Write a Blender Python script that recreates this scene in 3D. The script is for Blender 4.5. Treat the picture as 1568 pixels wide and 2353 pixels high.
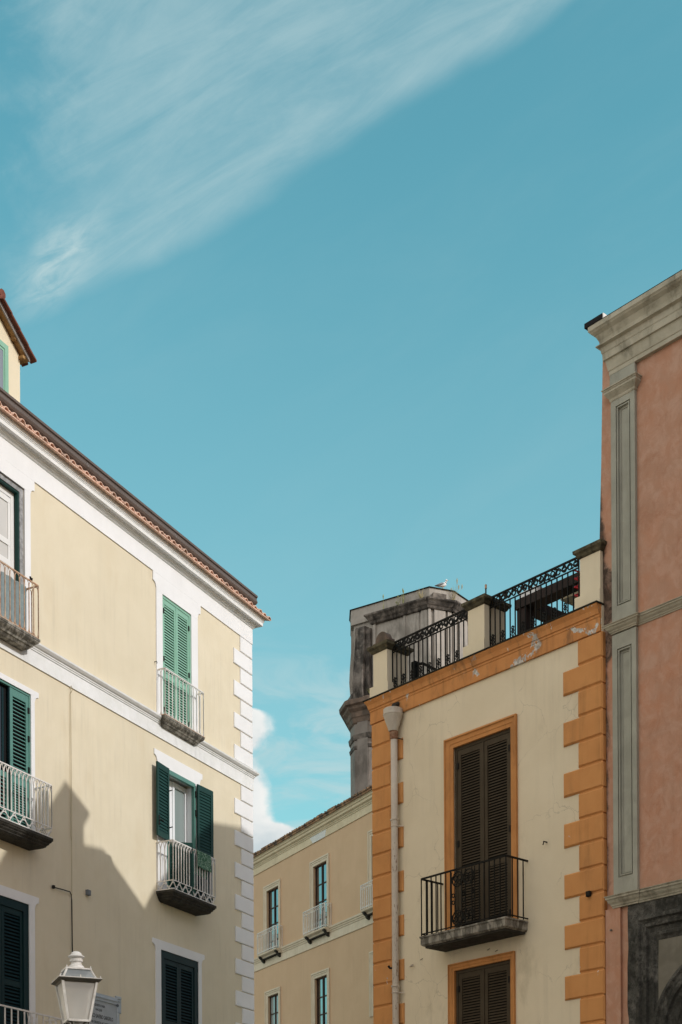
import bpy, bmesh, math, random
from mathutils import Vector, Matrix, noise
random.seed(7)
for o in list(bpy.data.objects): bpy.data.objects.remove(o)
SC = bpy.context.scene
COL = SC.collection
# ------------------------------------------------------------------ camera
cam = bpy.data.cameras.new('camera'); camo = bpy.data.objects.new('camera', cam); COL.objects.link(camo)
cam.sensor_fit = 'VERTICAL'; cam.sensor_height = 36.0; cam.sensor_width = 24.0
cam.lens = 3350.0 / 2353.0 * 36.0
cam.shift_y = 0.7274; cam.clip_end = 3000; cam.clip_start = 0.1
s_ = 0.006; c_ = math.sqrt(1 - s_ * s_)
camo.matrix_world = Matrix(((c_, s_, 0, 0), (0, 0, -1, 0), (-s_, c_, 0, 1.6), (0, 0, 0, 1)))
SC.camera = camo
SC.view_settings.view_transform = 'Standard'; SC.view_settings.look = 'None'
SC.view_settings.exposure = 0.2; SC.view_settings.gamma = 1.0
# ------------------------------------------------------------------ sun + sky
SUN_AZ = Vector((0.892, -0.452)); SUN_EL = math.radians(28.0)
sun = bpy.data.lights.new('sun', 'SUN'); sun.energy = 2.08; sun.angle = math.radians(0.55); sun.color = (1.0, 0.975, 0.94)
suno = bpy.data.objects.new('sun', sun); COL.objects.link(suno)
sd = Vector((SUN_AZ.x * math.cos(SUN_EL), SUN_AZ.y * math.cos(SUN_EL), math.sin(SUN_EL)))
suno.rotation_euler = sd.to_track_quat('Z', 'Y').to_euler(); suno.location = (20, -10, 30)

class NT:
    """tiny helper for writing node maths"""
    def __init__(s, tree): s.t = tree; s.n = tree.nodes; s.l = tree.links
    def node(s, kind, **kw):
        n = s.n.new(kind)
        for k, v in kw.items(): setattr(n, k, v)
        return n
    def put(s, sock, v):
        if v is None: return
        if isinstance(v, bpy.types.NodeSocket): s.l.new(v, sock)
        elif isinstance(v, (tuple, list)):
            sock.default_value = tuple(v) + ((1.0,) if len(v) == 3 and len(sock.default_value) == 4 else ())
        else: sock.default_value = v
    def m(s, op, a, b=None, c=None, clamp=False):
        n = s.node('ShaderNodeMath', operation=op, use_clamp=clamp)
        s.put(n.inputs[0], a); s.put(n.inputs[1], b); s.put(n.inputs[2], c)
        return n.outputs[0]
    def ss(s, x, a, b):
        n = s.node('ShaderNodeMapRange', interpolation_type='SMOOTHSTEP')
        s.put(n.inputs[0], x); n.inputs[1].default_value = a; n.inputs[2].default_value = b
        return n.outputs[0]
    def mix(s, f, a, b, mode='MIX'):
        n = s.node('ShaderNodeMix', data_type='RGBA', blend_type=mode)
        s.put(n.inputs[0], f); s.put(n.inputs[6], a); s.put(n.inputs[7], b)
        return n.outputs[2]
    def noise(s, vec, scale, detail=4, rough=0.55, dist=0.0):
        n = s.node('ShaderNodeTexNoise'); s.put(n.inputs['Vector'], vec)
        n.inputs['Scale'].default_value = scale; n.inputs['Detail'].default_value = detail
        n.inputs['Roughness'].default_value = rough; n.inputs['Distortion'].default_value = dist
        return n.outputs[0]
    def vmul(s, vec, v):
        n = s.node('ShaderNodeVectorMath', operation='MULTIPLY'); s.put(n.inputs[0], vec); s.put(n.inputs[1], v)
        return n.outputs[0]
    def vadd(s, a, b):
        n = s.node('ShaderNodeVectorMath', operation='ADD'); s.put(n.inputs[0], a); s.put(n.inputs[1], b)
        return n.outputs[0]
    def dot(s, a, b):
        n = s.node('ShaderNodeVectorMath', operation='DOT_PRODUCT'); s.put(n.inputs[0], a); s.put(n.inputs[1], b)
        return n.outputs['Value']
    def comb(s, x, y, z):
        n = s.node('ShaderNodeCombineXYZ'); s.put(n.inputs[0], x); s.put(n.inputs[1], y); s.put(n.inputs[2], z)
        return n.outputs[0]
    def sep(s, v):
        n = s.node('ShaderNodeSeparateXYZ'); s.put(n.inputs[0], v); return n.outputs

def LW(*c): return tuple(v / (0.15 * 1.1487) for v in c)    # radiance of lit cloud, undoing strength and exposure
def build_world():
    w = bpy.data.worlds.new('World'); SC.world = w; w.use_nodes = True
    t = w.node_tree
    for n in list(t.nodes): t.nodes.remove(n)
    N = NT(t)
    out = N.node('ShaderNodeOutputWorld'); bg = N.node('ShaderNodeBackground')
    sky = N.node('ShaderNodeTexSky', sky_type='NISHITA'); sky.sun_disc = False
    sky.sun_elevation = SUN_EL; sky.sun_rotation = math.atan2(SUN_AZ.x, SUN_AZ.y)
    sky.air_density = 1.0; sky.dust_density = 0.6; sky.ozone_density = 1.0
    d = N.node('ShaderNodeTexCoord').outputs['Generated']
    x, y, z = N.sep(d)
    fr = N.ss(N.m('SUBTRACT', y, N.m('MULTIPLY', N.m('MAXIMUM', x, 0.0), 0.8)), 0.02, 0.25)
    ys = N.m('MAXIMUM', y, 0.05)
    a = N.m('DIVIDE', x, ys); b = N.m('DIVIDE', z, ys)
    base = N.mix(1.0, sky.outputs[0], SKY_TINT, 'MULTIPLY')
    base = N.mix(N.m('MULTIPLY', N.ss(b, 0.80, 0.28), 0.30), base, LW(0.40, 0.52, 0.56))
    base2 = N.mix(1.0, sky.outputs[0], BACK_TINT, 'MULTIPLY')
    # --- cirrus band, high and thin, ahead
    n_ = N.m('SUBTRACT', N.m('SUBTRACT', b, 0.747), N.m('MULTIPLY', a, N.m('ADD', 0.62, N.m('MULTIPLY', a, 0.5))))
    al = N.m('ADD', N.m('MULTIPLY', a, 0.85), N.m('MULTIPLY', b, 0.53))
    ac = N.m('SUBTRACT', N.m('MULTIPLY', b, 0.85), N.m('MULTIPLY', a, 0.53))
    wv = N.noise(N.comb(N.m('MULTIPLY', al, 3.0), N.m('MULTIPLY', ac, 3.0), 0.0), 2.0, 3)
    n2 = N.m('ADD', n_, N.m('MULTIPLY', N.m('SUBTRACT', wv, 0.5), 0.06))
    f1 = N.noise(N.comb(N.m('MULTIPLY', al, 5.0), N.m('MULTIPLY', ac, 22.0), 1.3), 1.4, 10, 0.66, 0.6)
    f2 = N.noise(N.comb(N.m('MULTIPLY', a, 13.0), N.m('MULTIPLY', b, 13.0), 4.3), 2.0, 7, 0.6, 0.3)
    dens = N.m('MULTIPLY', N.ss(n2, -0.004, 0.024), N.m('ADD', 0.26, N.m('MULTIPLY', N.m('ADD', N.m('MULTIPLY', N.ss(f1, 0.27, 0.74), 0.75), N.m('MULTIPLY', N.ss(f2, 0.2, 0.8), 0.25)), 0.62)))
    dens = N.m('MULTIPLY', dens, N.ss(N.m('ADD', a, N.m('MULTIPLY', N.m('SUBTRACT', f2, 0.5), 0.1)), -0.24, -0.165))
    # denser tuft at the lower left end of the band
    tx = N.m('DIVIDE', N.m('ADD', a, 0.190), 0.036); ty = N.m('DIVIDE', N.m('SUBTRACT', N.m('SUBTRACT', b, 0.682), N.m('MULTIPLY', N.m('ADD', a, 0.19), 0.8)), 0.032)
    tuft = N.ss(N.m('SQRT', N.m('ADD', N.m('MULTIPLY', tx, tx), N.m('MULTIPLY', ty, ty))), 1.25, 0.1)
    tn = N.noise(N.comb(N.m('MULTIPLY', al, 30.0), N.m('MULTIPLY', ac, 80.0), 2.0), 1.0, 6, 0.6, 0.8)
    dens = N.m('ADD', dens, N.m('MULTIPLY', N.m('MULTIPLY', tuft, N.ss(tn, 0.25, 0.75)), 1.05))
    # faint streaks lower down
    f3 = N.noise(N.comb(N.m('MULTIPLY', N.m('ADD', a, N.m('MULTIPLY', b, -0.25)), 14.0), N.m('MULTIPLY', b, 42.0), 7.0), 1.0, 7, 0.6, 0.9)
    low = N.m('MULTIPLY', N.m('MULTIPLY', N.ss(f3, 0.36, 0.68), N.ss(b, 0.45, 0.36)), 1.05)
    vail = N.m('MULTIPLY', N.ss(N.noise(N.comb(N.m('MULTIPLY', al, 3.0), N.m('MULTIPLY', ac, 9.0), 9.0), 1.5, 6, 0.6, 0.4), 0.4, 0.8), 0.10)
    dens = N.m('MAXIMUM', dens, N.m('MAXIMUM', low, vail))
    cir = N.mix(N.m('MULTIPLY', dens, 0.62, clamp=True), base, CIRRUS)
    # --- cumulus low between the houses
    cv = N.comb(N.m('MULTIPLY', a, 1.0), N.m('MULTIPLY', b, 1.0), 0.0)
    q = N.noise(cv, 26.0, 9, 0.58, 0.15); q2 = N.noise(cv, 95.0, 5, 0.6, 0.0)
    # right outline of the heap as a function of b
    edge = N.node('ShaderNodeFloatCurve'); N.put(edge.inputs[1], N.m('DIVIDE', b, 0.5))
    cu = edge.mapping.curves[0]
    pts = [(0.0, 0.6), (0.572, 0.44), (0.590, 0.40), (0.596, 0.34), (0.602, 0.312), (0.62, 0.30), (0.66, 0.293), (0.672, 0.275), (0.685, 0.255), (0.70, 0.285), (0.715, 0.305), (0.735, 0.307), (0.748, 0.28), (0.756, 0.18), (0.763, 0.0), (1.0, 0.0)]
    while len(cu.points) < len(pts): cu.points.new(0.5, 0.5)
    for p_, (px, py) in zip(cu.points, pts): p_.location = (px, py)
    edge.mapping.update()
    ed = N.m('SUBTRACT', N.m('MULTIPLY', edge.outputs[0], 0.2), 0.106)
    inside = N.m('ADD', N.m('SUBTRACT', ed, a), N.m('ADD', N.m('MULTIPLY', N.m('SUBTRACT', q, 0.5), 0.030), N.m('MULTIPLY', N.m('SUBTRACT', q2, 0.5), 0.006)))
    cm = N.m('MULTIPLY', N.m('MULTIPLY', N.ss(inside, -0.002, 0.009), N.ss(a, -0.20, -0.09)), N.ss(b, 0.40, 0.385))
    shade = N.m('ADD', N.m('MULTIPLY', N.ss(q, 0.32, 0.62), 0.6), N.m('MULTIPLY', N.ss(inside, 0.03, 0.0), 0.4))
    ccol = N.mix(shade, LW(0.58, 0.66, 0.69), LW(0.92, 0.92, 0.89))
    front = N.mix(cm, cir, ccol)
    # --- the sky behind and beside the camera: unseen bright cloud added as fill
    zc = N.m('ADD', N.m('MAXIMUM', z, 0.0), 0.12)
    pv = N.comb(N.m('DIVIDE', x, zc), N.m('DIVIDE', y, zc), 0.0)
    cl = N.noise(pv, 0.8, 7, 0.6, 0.2)
    side = N.dot(d, (-0.80, -0.60, 0.0))
    cover = N.m('ADD', N.m('MULTIPLY', N.ss(cl, 0.50, 0.62), N.ss(side, -0.35, 0.1)), N.ss(side, 0.15, 0.8), clamp=True)
    back = N.mix(cover, base2, FILL_CLOUD_BACK)
    full = N.mix(fr, back, front)
    N.put(bg.inputs['Color'], full)
    bg.inputs['Strength'].default_value = 0.15
    t.links.new(bg.outputs[0], out.inputs[0])
SKY_TINT = (0.75, 1.50, 1.12)
BACK_TINT = (0.98, 0.88, 0.80)
CIRRUS = LW(0.52, 0.68, 0.70)
FILL_CLOUD_BACK = LW(1.30, 1.26, 1.18)
build_world()

# ------------------------------------------------------------------ materials
MATS = {}
def mat(name, col, col2=None, scale=3.0, rough=0.85, bump=0.15, bscale=60.0, streak=0.0, mould=0.0, mcol=(0.03, 0.03, 0.026),
        mscale=3.0, cracks=0.0, peel=0.0, pcol=(0.62, 0.60, 0.55), metallic=0.0, speckle=0.0, extra=None, mthr=0.60, lo=0.3, hi=0.7):
    if name in MATS: return MATS[name]
    M = bpy.data.materials.new(name); M.use_nodes = True
    N = NT(M.node_tree); B = N.n['Principled BSDF']
    P = N.node('ShaderNodeNewGeometry').outputs['Position']
    c = (col[0], col[1], col[2], 1.0)
    col2 = col2 or tuple(v * 0.88 for v in col)
    f = N.ss(N.noise(P, scale, 6, 0.6, 0.3), lo, hi)
    out = N.mix(f, c, (*col2, 1.0))
    f = N.ss(N.noise(P, scale * 0.23, 3, 0.5), 0.35, 0.7)
    out = N.mix(N.m('MULTIPLY', f, 0.35), out, (*[v * 0.9 for v in col2], 1.0))
    if speckle:
        out = N.mix(N.m('MULTIPLY', N.ss(N.noise(P, 45.0, 3, 0.7), 0.5, 0.75), speckle), out, (*[v * 0.55 for v in col], 1.0))
    if streak:
        s1 = N.noise(N.vmul(P, (9.0, 9.0, 0.55)), 1.0, 6, 0.65, 0.2)
        s2 = N.noise(P, 1.1, 3, 0.5)
        k = N.m('MULTIPLY', N.m('MULTIPLY', N.ss(s1, 0.45, 0.75), N.ss(s2, 0.35, 0.65)), streak)
        out = N.mix(k, out, (*[v * 0.5 for v in col], 1.0))
    if peel:
        p1 = N.noise(N.vadd(P, (3.1, 1.7, 0.2)), 5.0, 7, 0.62, 0.4)
        p2 = N.noise(P, 0.9, 2, 0.5)
        k = N.m('GREATER_THAN', N.m('MULTIPLY', p1, N.m('ADD', 0.62, N.m('MULTIPLY', p2, 0.75))), 1.0 - peel)
        out = N.mix(k, out, N.mix(N.ss(N.noise(P, 14.0, 3), 0.4, 0.6), (*pcol, 1.0), (*[v * 0.6 for v in pcol], 1.0)))
    if cracks:
        wob = N.node('ShaderNodeTexNoise'); N.put(wob.inputs['Vector'], P); wob.inputs['Scale'].default_value = 2.2; wob.inputs['Detail'].default_value = 6
        v = N.vadd(N.vmul(P, (0.85, 0.85, 0.85)), N.vmul(wob.outputs['Color'], (0.55, 0.55, 0.55)))
        vo = N.node('ShaderNodeTexVoronoi', feature='DISTANCE_TO_EDGE'); N.put(vo.inputs['Vector'], v); vo.inputs['Scale'].default_value = 1.25
        k = N.m('MULTIPLY', N.m('LESS_THAN', vo.outputs['Distance'], 0.0045), N.ss(N.noise(N.vadd(P, (7, 2, 5)), 0.9, 2), 0.44, 0.56))
        out = N.mix(N.m('MULTIPLY', k, cracks), out, (*[q * 0.42 for q in col], 1.0))
    if mould:
        m1 = N.noise(N.vmul(P, (1.0, 1.0, 0.45)), mscale, 8, 0.66, 0.4)
        k = N.m('MULTIPLY', N.ss(m1, mthr - 0.13, mthr + 0.05), mould)
        out = N.mix(k, out, (*mcol, 1.0))
    if extra: out = extra(N, P, out)
    N.put(B.inputs['Base Color'], out)
    B.inputs['Roughness'].default_value = rough; B.inputs['Metallic'].default_value = metallic; B.inputs['Specular IOR Level'].default_value = 0.12 if max(col) < 0.12 else 0.3
    if bump:
        bn = N.node('ShaderNodeBump'); bn.inputs['Strength'].default_value = bump; bn.inputs['Distance'].default_value = 0.02
        h = N.m('ADD', N.noise(P, bscale, 4, 0.6), N.m('MULTIPLY', N.noise(P, 5.0, 4, 0.6), 1.4))
        N.put(bn.inputs['Height'], h); N.put(B.inputs['Normal'], bn.outputs[0])
    MATS[name] = M
    return M

class Frame:
    """a facade: origin on the ground, u along it, w out of it, v up"""
    def __init__(s, o, e, n): s.o = Vector(o); s.e = Vector(e).normalized(); s.n = Vector(n).normalized()
    def P(s, u, v, w=0.0):
        q = s.o + s.e * u + s.n * w
        return Vector((q.x, q.y, v))
    def sub(s, u, w, ang=0.0):
        q = s.o + s.e * u + s.n * w; c, k = math.cos(ang), math.sin(ang)
        return Frame(q, s.e * c + s.n * k, s.n * c - s.e * k)
FL = Frame((-2.0, 32.8), (-0.445288, -0.895387), (0.895387, -0.445288))
FR = Frame((0.515, 25.37), (0.661385, -0.750047), (-0.750047, -0.661385))
FM = Frame((-2.87, 54.0), (0.475555, -0.879686), (-0.879686, -0.475555))
FW = Frame((0.0, 0.0), (1.0, 0.0), (0.0, -1.0))

class MB:
    def __init__(s, fr=FW): s.fr = fr; s.v = []; s.f = []
    def pt(s, u, v, w): s.v.append(s.fr.P(u, v, w)); return len(s.v) - 1
    def poly(s, pts): s.f.append([s.pt(*p) for p in pts])
    def box(s, u0, u1, v0, v1, w0, w1):
        i = [s.pt(u, v, w) for w in (w0, w1) for v in (v0, v1) for u in (u0, u1)]
        for q in ((0, 1, 3, 2), (4, 6, 7, 5), (0, 4, 5, 1), (2, 3, 7, 6), (0, 2, 6, 4), (1, 5, 7, 3)): s.f.append([i[k] for k in q])
        return s
    def chbox(s, u0, u1, v0, v1, w0, w1, c):
        a = [s.pt(*p) for p in ((u0, v0, w0), (u1, v0, w0), (u1, v1, w0), (u0, v1, w0))]
        m = [s.pt(*p) for p in ((u0, v0, w1 - c), (u1, v0, w1 - c), (u1, v1, w1 - c), (u0, v1, w1 - c))]
        b = [s.pt(*p) for p in ((u0 + c, v0 + c, w1), (u1 - c, v0 + c, w1), (u1 - c, v1 - c, w1), (u0 + c, v1 - c, w1))]
        for k in range(4):
            j = (k + 1) % 4
            s.f.append([a[k], a[j], m[j], m[k]]); s.f.append([m[k], m[j], b[j], b[k]])
        s.f.append(b); s.f.append(a[::-1]); return s
    def loft(s, rings, cap=True, close=True):
        idx = [[s.pt(*p) for p in r] for r in rings]; n = len(idx[0])
        for a, b in zip(idx[:-1], idx[1:]):
            for k in range(n if close else n - 1):
                j = (k + 1) % n; s.f.append([a[k], a[j], b[j], b[k]])
        if cap: s.f.append(idx[0][::-1]); s.f.append(idx[-1])
        return s
    def prism(s, prof, w0, w1):           # outline in (u, v) given thickness in w
        return s.loft([[(u, v, w0) for u, v in prof], [(u, v, w1) for u, v in prof]])
    def extr(s, prof, u0, u1):            # outline in (w, v) run along u
        return s.loft([[(u0, v, w) for w, v in prof], [(u1, v, w) for w, v in prof]])
    def moulding(s, prof, ua, ub, ra=None, rb=None, w0=0.0, inner=-0.02):
        """profile [(p, v)] bottom to top run from ua to ub; ra/rb: depth of the return round that end (None = plain end)"""
        P = [(inner, prof[0][1])] + list(prof) + [(inner, prof[-1][1])]
        sg = 1 if ub > ua else -1
        rings = []
        if ra: rings.append([(ua - sg * p, v, w0 - ra) for p, v in P])
        rings.append([(ua - sg * p if ra else ua, v, w0 + p) for p, v in P])
        rings.append([(ub + sg * p if rb else ub, v, w0 + p) for p, v in P])
        if rb: rings.append([(ub + sg * p, v, w0 - rb) for p, v in P])
        return s.loft(rings)
    def tube(s, pts, r=0.01, n=5, closed=False):
        P = [s.fr.P(*p) for p in pts]; m = len(P); rings = []
        for i in range(m):
            a = P[(i - 1) % m] if closed else P[max(i - 1, 0)]; b = P[(i + 1) % m] if closed else P[min(i + 1, m - 1)]
            t = (b - a)
            t = t.normalized() if t.length > 1e-9 else Vector((0, 0, 1))
            up = Vector((0, 0, 1)) if abs(t.z) < 0.9 else Vector((s.fr.e.x, s.fr.e.y, 0))
            x = t.cross(up).normalized(); y = x.cross(t)
            rr = r[i] if isinstance(r, (list, tuple)) else r
            ring = []
            for k in range(n):
                g = 2 * math.pi * (k + 0.5) / n
                s.v.append(P[i] + x * (rr * math.cos(g)) + y * (rr * math.sin(g))); ring.append(len(s.v) - 1)
            rings.append(ring)
        seq = list(zip(rings[:-1], rings[1:])) + ([(rings[-1], rings[0])] if closed else [])
        for a, b in seq:
            for k in range(n):
                j = (k + 1) % n; s.f.append([a[k], a[j], b[j], b[k]])
        if not closed: s.f.append(rings[0][::-1]); s.f.append(rings[-1])
        return s
    def lathe(s, u, w, prof, n=16):       # prof [(r, v)]
        return s.loft([[(u + r * math.cos(2 * math.pi * k / n), v, w + r * math.sin(2 * math.pi * k / n)) for k in range(n)] for r, v in prof])
    def plan(s, poly, prof):              # convex plan polygon in (u, w), offset by p at height v
        c = Vector((sum(p[0] for p in poly) / len(poly), sum(p[1] for p in poly) / len(poly)))
        rings = []
        for p, v in prof:
            ring = []; n = len(poly)
            for i in range(n):
                a, b, d = Vector(poly[i - 1]), Vector(poly[i]), Vector(poly[(i + 1) % n])
                def nn(q, r):
                    t = (r - q).normalized(); m = Vector((t.y, -t.x))
                    return m if m.dot((q + r) / 2 - c) > 0 else -m
                n1, n2 = nn(a, b), nn(b, d); m = (n1 + n2); m = m / max(0.3, (1 + n1.dot(n2)))
                q = b + m * p; ring.append((q.x, v, q.y))
            rings.append(ring)
        return s.loft(rings)
    def build(s, name, m, parent=None, loc=None, smooth=False):
        root = parent
        while root is not None and root.parent is not None: root = root.parent
        org = root.location.copy() if root is not None else (Vector(loc) if loc is not None else Vector((0, 0, 0)))
        if root is None and loc is None and s.v:
            xs = [v.x for v in s.v]; ysl = [v.y for v in s.v]; zs = [v.z for v in s.v]
            org = Vector(((min(xs) + max(xs)) / 2, (min(ysl) + max(ysl)) / 2, min(zs)))
        me = bpy.data.meshes.new(name); me.from_pydata([v - org for v in s.v], [], s.f)
        bm = bmesh.new(); bm.from_mesh(me); bmesh.ops.recalc_face_normals(bm, faces=bm.faces[:]); bm.to_mesh(me); bm.free()
        if smooth:
            for p in me.polygons: p.use_smooth = True
        me.materials.append(m)
        o = bpy.data.objects.new(name, me); COL.objects.link(o)
        if parent is not None: o.parent = parent
        else: o.location = org
        return o

def tag(o, label=None, cat=None, group=None, kind=None):
    if label: o['label'] = label
    if cat: o['category'] = cat
    if group: o['group'] = group
    if kind: o['kind'] = kind
    return o
def thing(name, loc, label, cat, group=None):
    o = bpy.data.objects.new(name, None); COL.objects.link(o); o.location = loc; o.empty_display_size = 0.3
    return tag(o, label, cat, group)

def wall_panel(mb, u0, u1, v0, v1, holes, w=0.0, reveal=0.2):
    us = sorted({u0, u1, *[h[0] for h in holes], *[h[1] for h in holes]}); vs = sorted({v0, v1, *[h[2] for h in holes], *[h[3] for h in holes]})
    us = [u for u in us if u0 <= u <= u1]; vs = [v for v in vs if v0 <= v <= v1]
    for a, b in zip(us[:-1], us[1:]):
        for c, d in zip(vs[:-1], vs[1:]):
            mu, mv = (a + b) / 2, (c + d) / 2
            if any(h[0] < mu < h[1] and h[2] < mv < h[3] for h in holes): continue
            mb.poly([(a, c, w), (b, c, w), (b, d, w), (a, d, w)])
    for h in holes:
        a, b, c, d = h[:4]; r = h[4] if len(h) > 4 else reveal
        for q in (((a, c), (a, d)), ((b, c), (b, d)), ((a, c), (b, c)), ((a, d), (b, d))):
            mb.poly([(q[0][0], q[0][1], w), (q[1][0], q[1][1], w), (q[1][0], q[1][1], w - r), (q[0][0], q[0][1], w - r)])
        mb.poly([(a, c, w - r), (b, c, w - r), (b, d, w - r), (a, d, w - r)])

def leaf(fr, u0, u1, v0, v1, w, m, parent, st=0.07, rt=0.09, mids=(), pitch=0.045, th=0.035, name='shutter', tilt=0.024, hw=None, label=None, face=0.012):
    b = MB(fr)
    b.box(u0, u0 + st, v0, v1, w, w + th); b.box(u1 - st, u1, v0, v1, w, w + th)
    cuts = [v0] + [x for x in mids] + [v1]
    vs = [(v0, v0 + rt)] + [(x - rt / 2, x + rt / 2) for x in mids] + [(v1 - rt, v1)]
    for a, c in vs: b.box(u0 + st, u1 - st, a, c, w + 0.002, w + th - 0.002)
    for (a, c), (d, e) in zip(vs[:-1], vs[1:]):
        n = max(1, int(round((d - c) / pitch))); h = (d - c) / n
        for i in range(n):
            v = c + h * i + 0.25 * h
            b.extr([(w + th - 0.004, v), (w + th - 0.004 - face * 0.35, v + face), (w + 0.004, v + tilt + face), (w + 0.004, v + tilt)], u0 + st + 0.001, u1 - st - 0.001)
    o = b.build(name, m, parent)
    if label: o['label'] = label
    if hw is not None:
        for v in (v0 + 0.2, (v0 + v1) / 2, v1 - 0.25):
            MB(fr).box(hw - 0.02, hw + 0.02, v - 0.05, v + 0.05, w + th, w + th + 0.018).build('hinge', MATS['iron'], o)
    return o
def backing(fr, u0, u1, v0, v1, w, m, parent, name='dark_room_sheet'):  # default sheet: darkness of the room, painted behind the shutters
    return MB(fr).box(u0, u1, v0, v1, w - 0.02, w).build(name, m, parent)

def seg(a, b, t): return tuple(a[i] + (b[i] - a[i]) * t for i in range(2))
def rail_panel(b, A, B, nb, v0, v1, style, r=0.011, skip=()):
    """railing between plan points A, B (u, w) with nb bays"""
    def Q(t, v): p = seg(A, B, t); return (p[0], v, p[1])
    b.tube([Q(0, v1), Q(1, v1)], r * 1.5, 4); b.tube([Q(0, v0 + 0.012), Q(1, v0 + 0.012)], r * 1.1, 4)
    base = v0 + 0.012
    if style == 'gothic':
        base = v0 + 0.185; b.tube([Q(0, base), Q(1, base)], r * 1.1, 4)
        np_ = max(1, int(round(nb / 2.45)))
        for i in range(np_):
            for k, (c0, sgn) in enumerate(((i, -1), (i + 0.5, 1))):
                t0 = c0 / np_; pts = []
                for j in range(9):
                    t = t0 + j / 8 / np_
                    if t > 1.0001: break
                    hgt = math.sin(math.pi * j / 8) * 0.12
                    pts.append(Q(t, (base - hgt) if sgn < 0 else (v0 + 0.012 + hgt)))
                if len(pts) > 1: b.tube(pts, r * 0.9, 4)
            if i == 0:
                pts = [Q(j / 8 / np_ * 1.0 - 0.5 / np_, v0 + 0.012 + math.sin(math.pi * j / 8) * 0.12) for j in range(4, 9)]
                b.tube(pts, r * 0.9, 4)
    for i in range(nb + 1):
        t = i / nb
        top = v1 if (style == 'plain' or i in (0, nb)) else v1 - (0.15 if style == 'gothic' else 0.10)
        b.tube([Q(t, base), Q(t, top)], r, 4)
        if i == nb: break
        tm = (i + 0.5) / nb; t1 = (i + 1) / nb
        if style == 'gothic':
            q = 0.15
            b.tube([Q(t, v1 - q), Q(t + 0.15 / nb, v1 - q * 0.55), Q(t + 0.32 / nb, v1 - q * 0.22), Q(tm, v1 - 0.012)], r * 0.9, 4)
            b.tube([Q(t1, v1 - q), Q(t1 - 0.15 / nb, v1 - q * 0.55), Q(t1 - 0.32 / nb, v1 - q * 0.22), Q(tm, v1 - 0.012)], r * 0.9, 4)
        elif style == 'round':
            for sg, vv, hh in ((1, v1 - 0.012, 0.11), (-1, v0 + 0.015, 0.13)):
                pts = []
                for j in range(9):
                    g = math.pi * j / 8
                    pts.append(Q(tm - math.cos(g) * 0.46 / nb, vv - sg * hh + sg * hh * math.sin(g) ** 0.7))
                b.tube(pts, r * 0.7, 4)

def slab(fr, u0, u1, v, wout, levels, m, parent, name='balcony_slab', inner=0.01):
    """levels: [(inset, drop)] top to bottom"""
    b = MB(fr)
    b.loft([[(u0 + i, v - d, -inner), (u1 - i, v - d, -inner), (u1 - i, v - d, wout - i), (u0 + i, v - d, wout - i)] for i, d in levels])
    return b.build(name, m, parent)
# ------------------------------------------------------------------ material table
mat('cream_plaster', (0.715, 0.635, 0.475), (0.675, 0.595, 0.435), 1.6, bump=0.10, streak=0.20, mould=0.22, mscale=1.3, mthr=0.66, mcol=(0.58, 0.47, 0.30))
mat('white_trim', (0.80, 0.795, 0.79), (0.76, 0.755, 0.745), 2.5, bump=0.08, streak=0.05)
mat('white_cornice', (0.80, 0.80, 0.79), (0.72, 0.72, 0.69), 4.0, bump=0.2, streak=0.25, mould=0.25, mscale=5.0, mthr=0.68, mcol=(0.45, 0.45, 0.43))
mat('clay', (0.70, 0.42, 0.30), (0.80, 0.57, 0.45), 9.0, bump=0.5, mould=0.5, mthr=0.60, mcol=(0.30, 0.24, 0.19))
mat('gutter_metal', (0.115, 0.092, 0.080), (0.135, 0.11, 0.097), 2.0, rough=0.45, bump=0.03, streak=0.25)
mat('flashing', (0.30, 0.28, 0.27), (0.26, 0.24, 0.23), 2.0, rough=0.5, bump=0.03)
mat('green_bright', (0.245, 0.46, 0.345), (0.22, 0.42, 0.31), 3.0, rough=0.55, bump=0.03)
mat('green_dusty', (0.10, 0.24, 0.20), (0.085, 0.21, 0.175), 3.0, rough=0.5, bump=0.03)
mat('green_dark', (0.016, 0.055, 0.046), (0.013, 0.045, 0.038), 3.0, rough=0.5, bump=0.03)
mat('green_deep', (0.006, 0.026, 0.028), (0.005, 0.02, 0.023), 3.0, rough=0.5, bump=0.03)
mat('brown_shutter', (0.070, 0.055, 0.036), (0.055, 0.042, 0.027), 4.0, rough=0.6, bump=0.08, peel=0.0)
mat('interior_dark', (0.012, 0.012, 0.012), rough=0.9, bump=0)
mat('iron', (0.012, 0.012, 0.011), (0.02, 0.017, 0.014), 8.0, rough=0.6, bump=0.1)
mat('iron_black', (0.006, 0.007, 0.0065), (0.012, 0.011, 0.009), 8.0, rough=0.55, bump=0.1)
mat('white_iron', (0.76, 0.74, 0.71), (0.70, 0.66, 0.61), 12.0, rough=0.5, bump=0.1, mould=0.25, mscale=14.0, mthr=0.64, mcol=(0.30, 0.16, 0.09))
mat('rusty_iron', (0.42, 0.22, 0.12), (0.58, 0.44, 0.32), 10.0, rough=0.8, bump=0.3)
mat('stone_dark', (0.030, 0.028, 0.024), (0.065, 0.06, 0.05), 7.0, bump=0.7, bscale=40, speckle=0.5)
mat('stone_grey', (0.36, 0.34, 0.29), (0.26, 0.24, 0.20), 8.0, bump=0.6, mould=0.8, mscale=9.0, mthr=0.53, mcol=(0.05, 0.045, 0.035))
mat('weathered_wood', (0.42, 0.42, 0.42), (0.20, 0.20, 0.20), 12.0, bump=0.5, streak=0.4)
mat('white_paint', (0.78, 0.77, 0.74), (0.74, 0.73, 0.70), 3.0, rough=0.45, bump=0.02)
mat('white_door_panel', (0.60, 0.585, 0.55), (0.56, 0.545, 0.51), 3.0, rough=0.5, bump=0.03)
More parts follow.
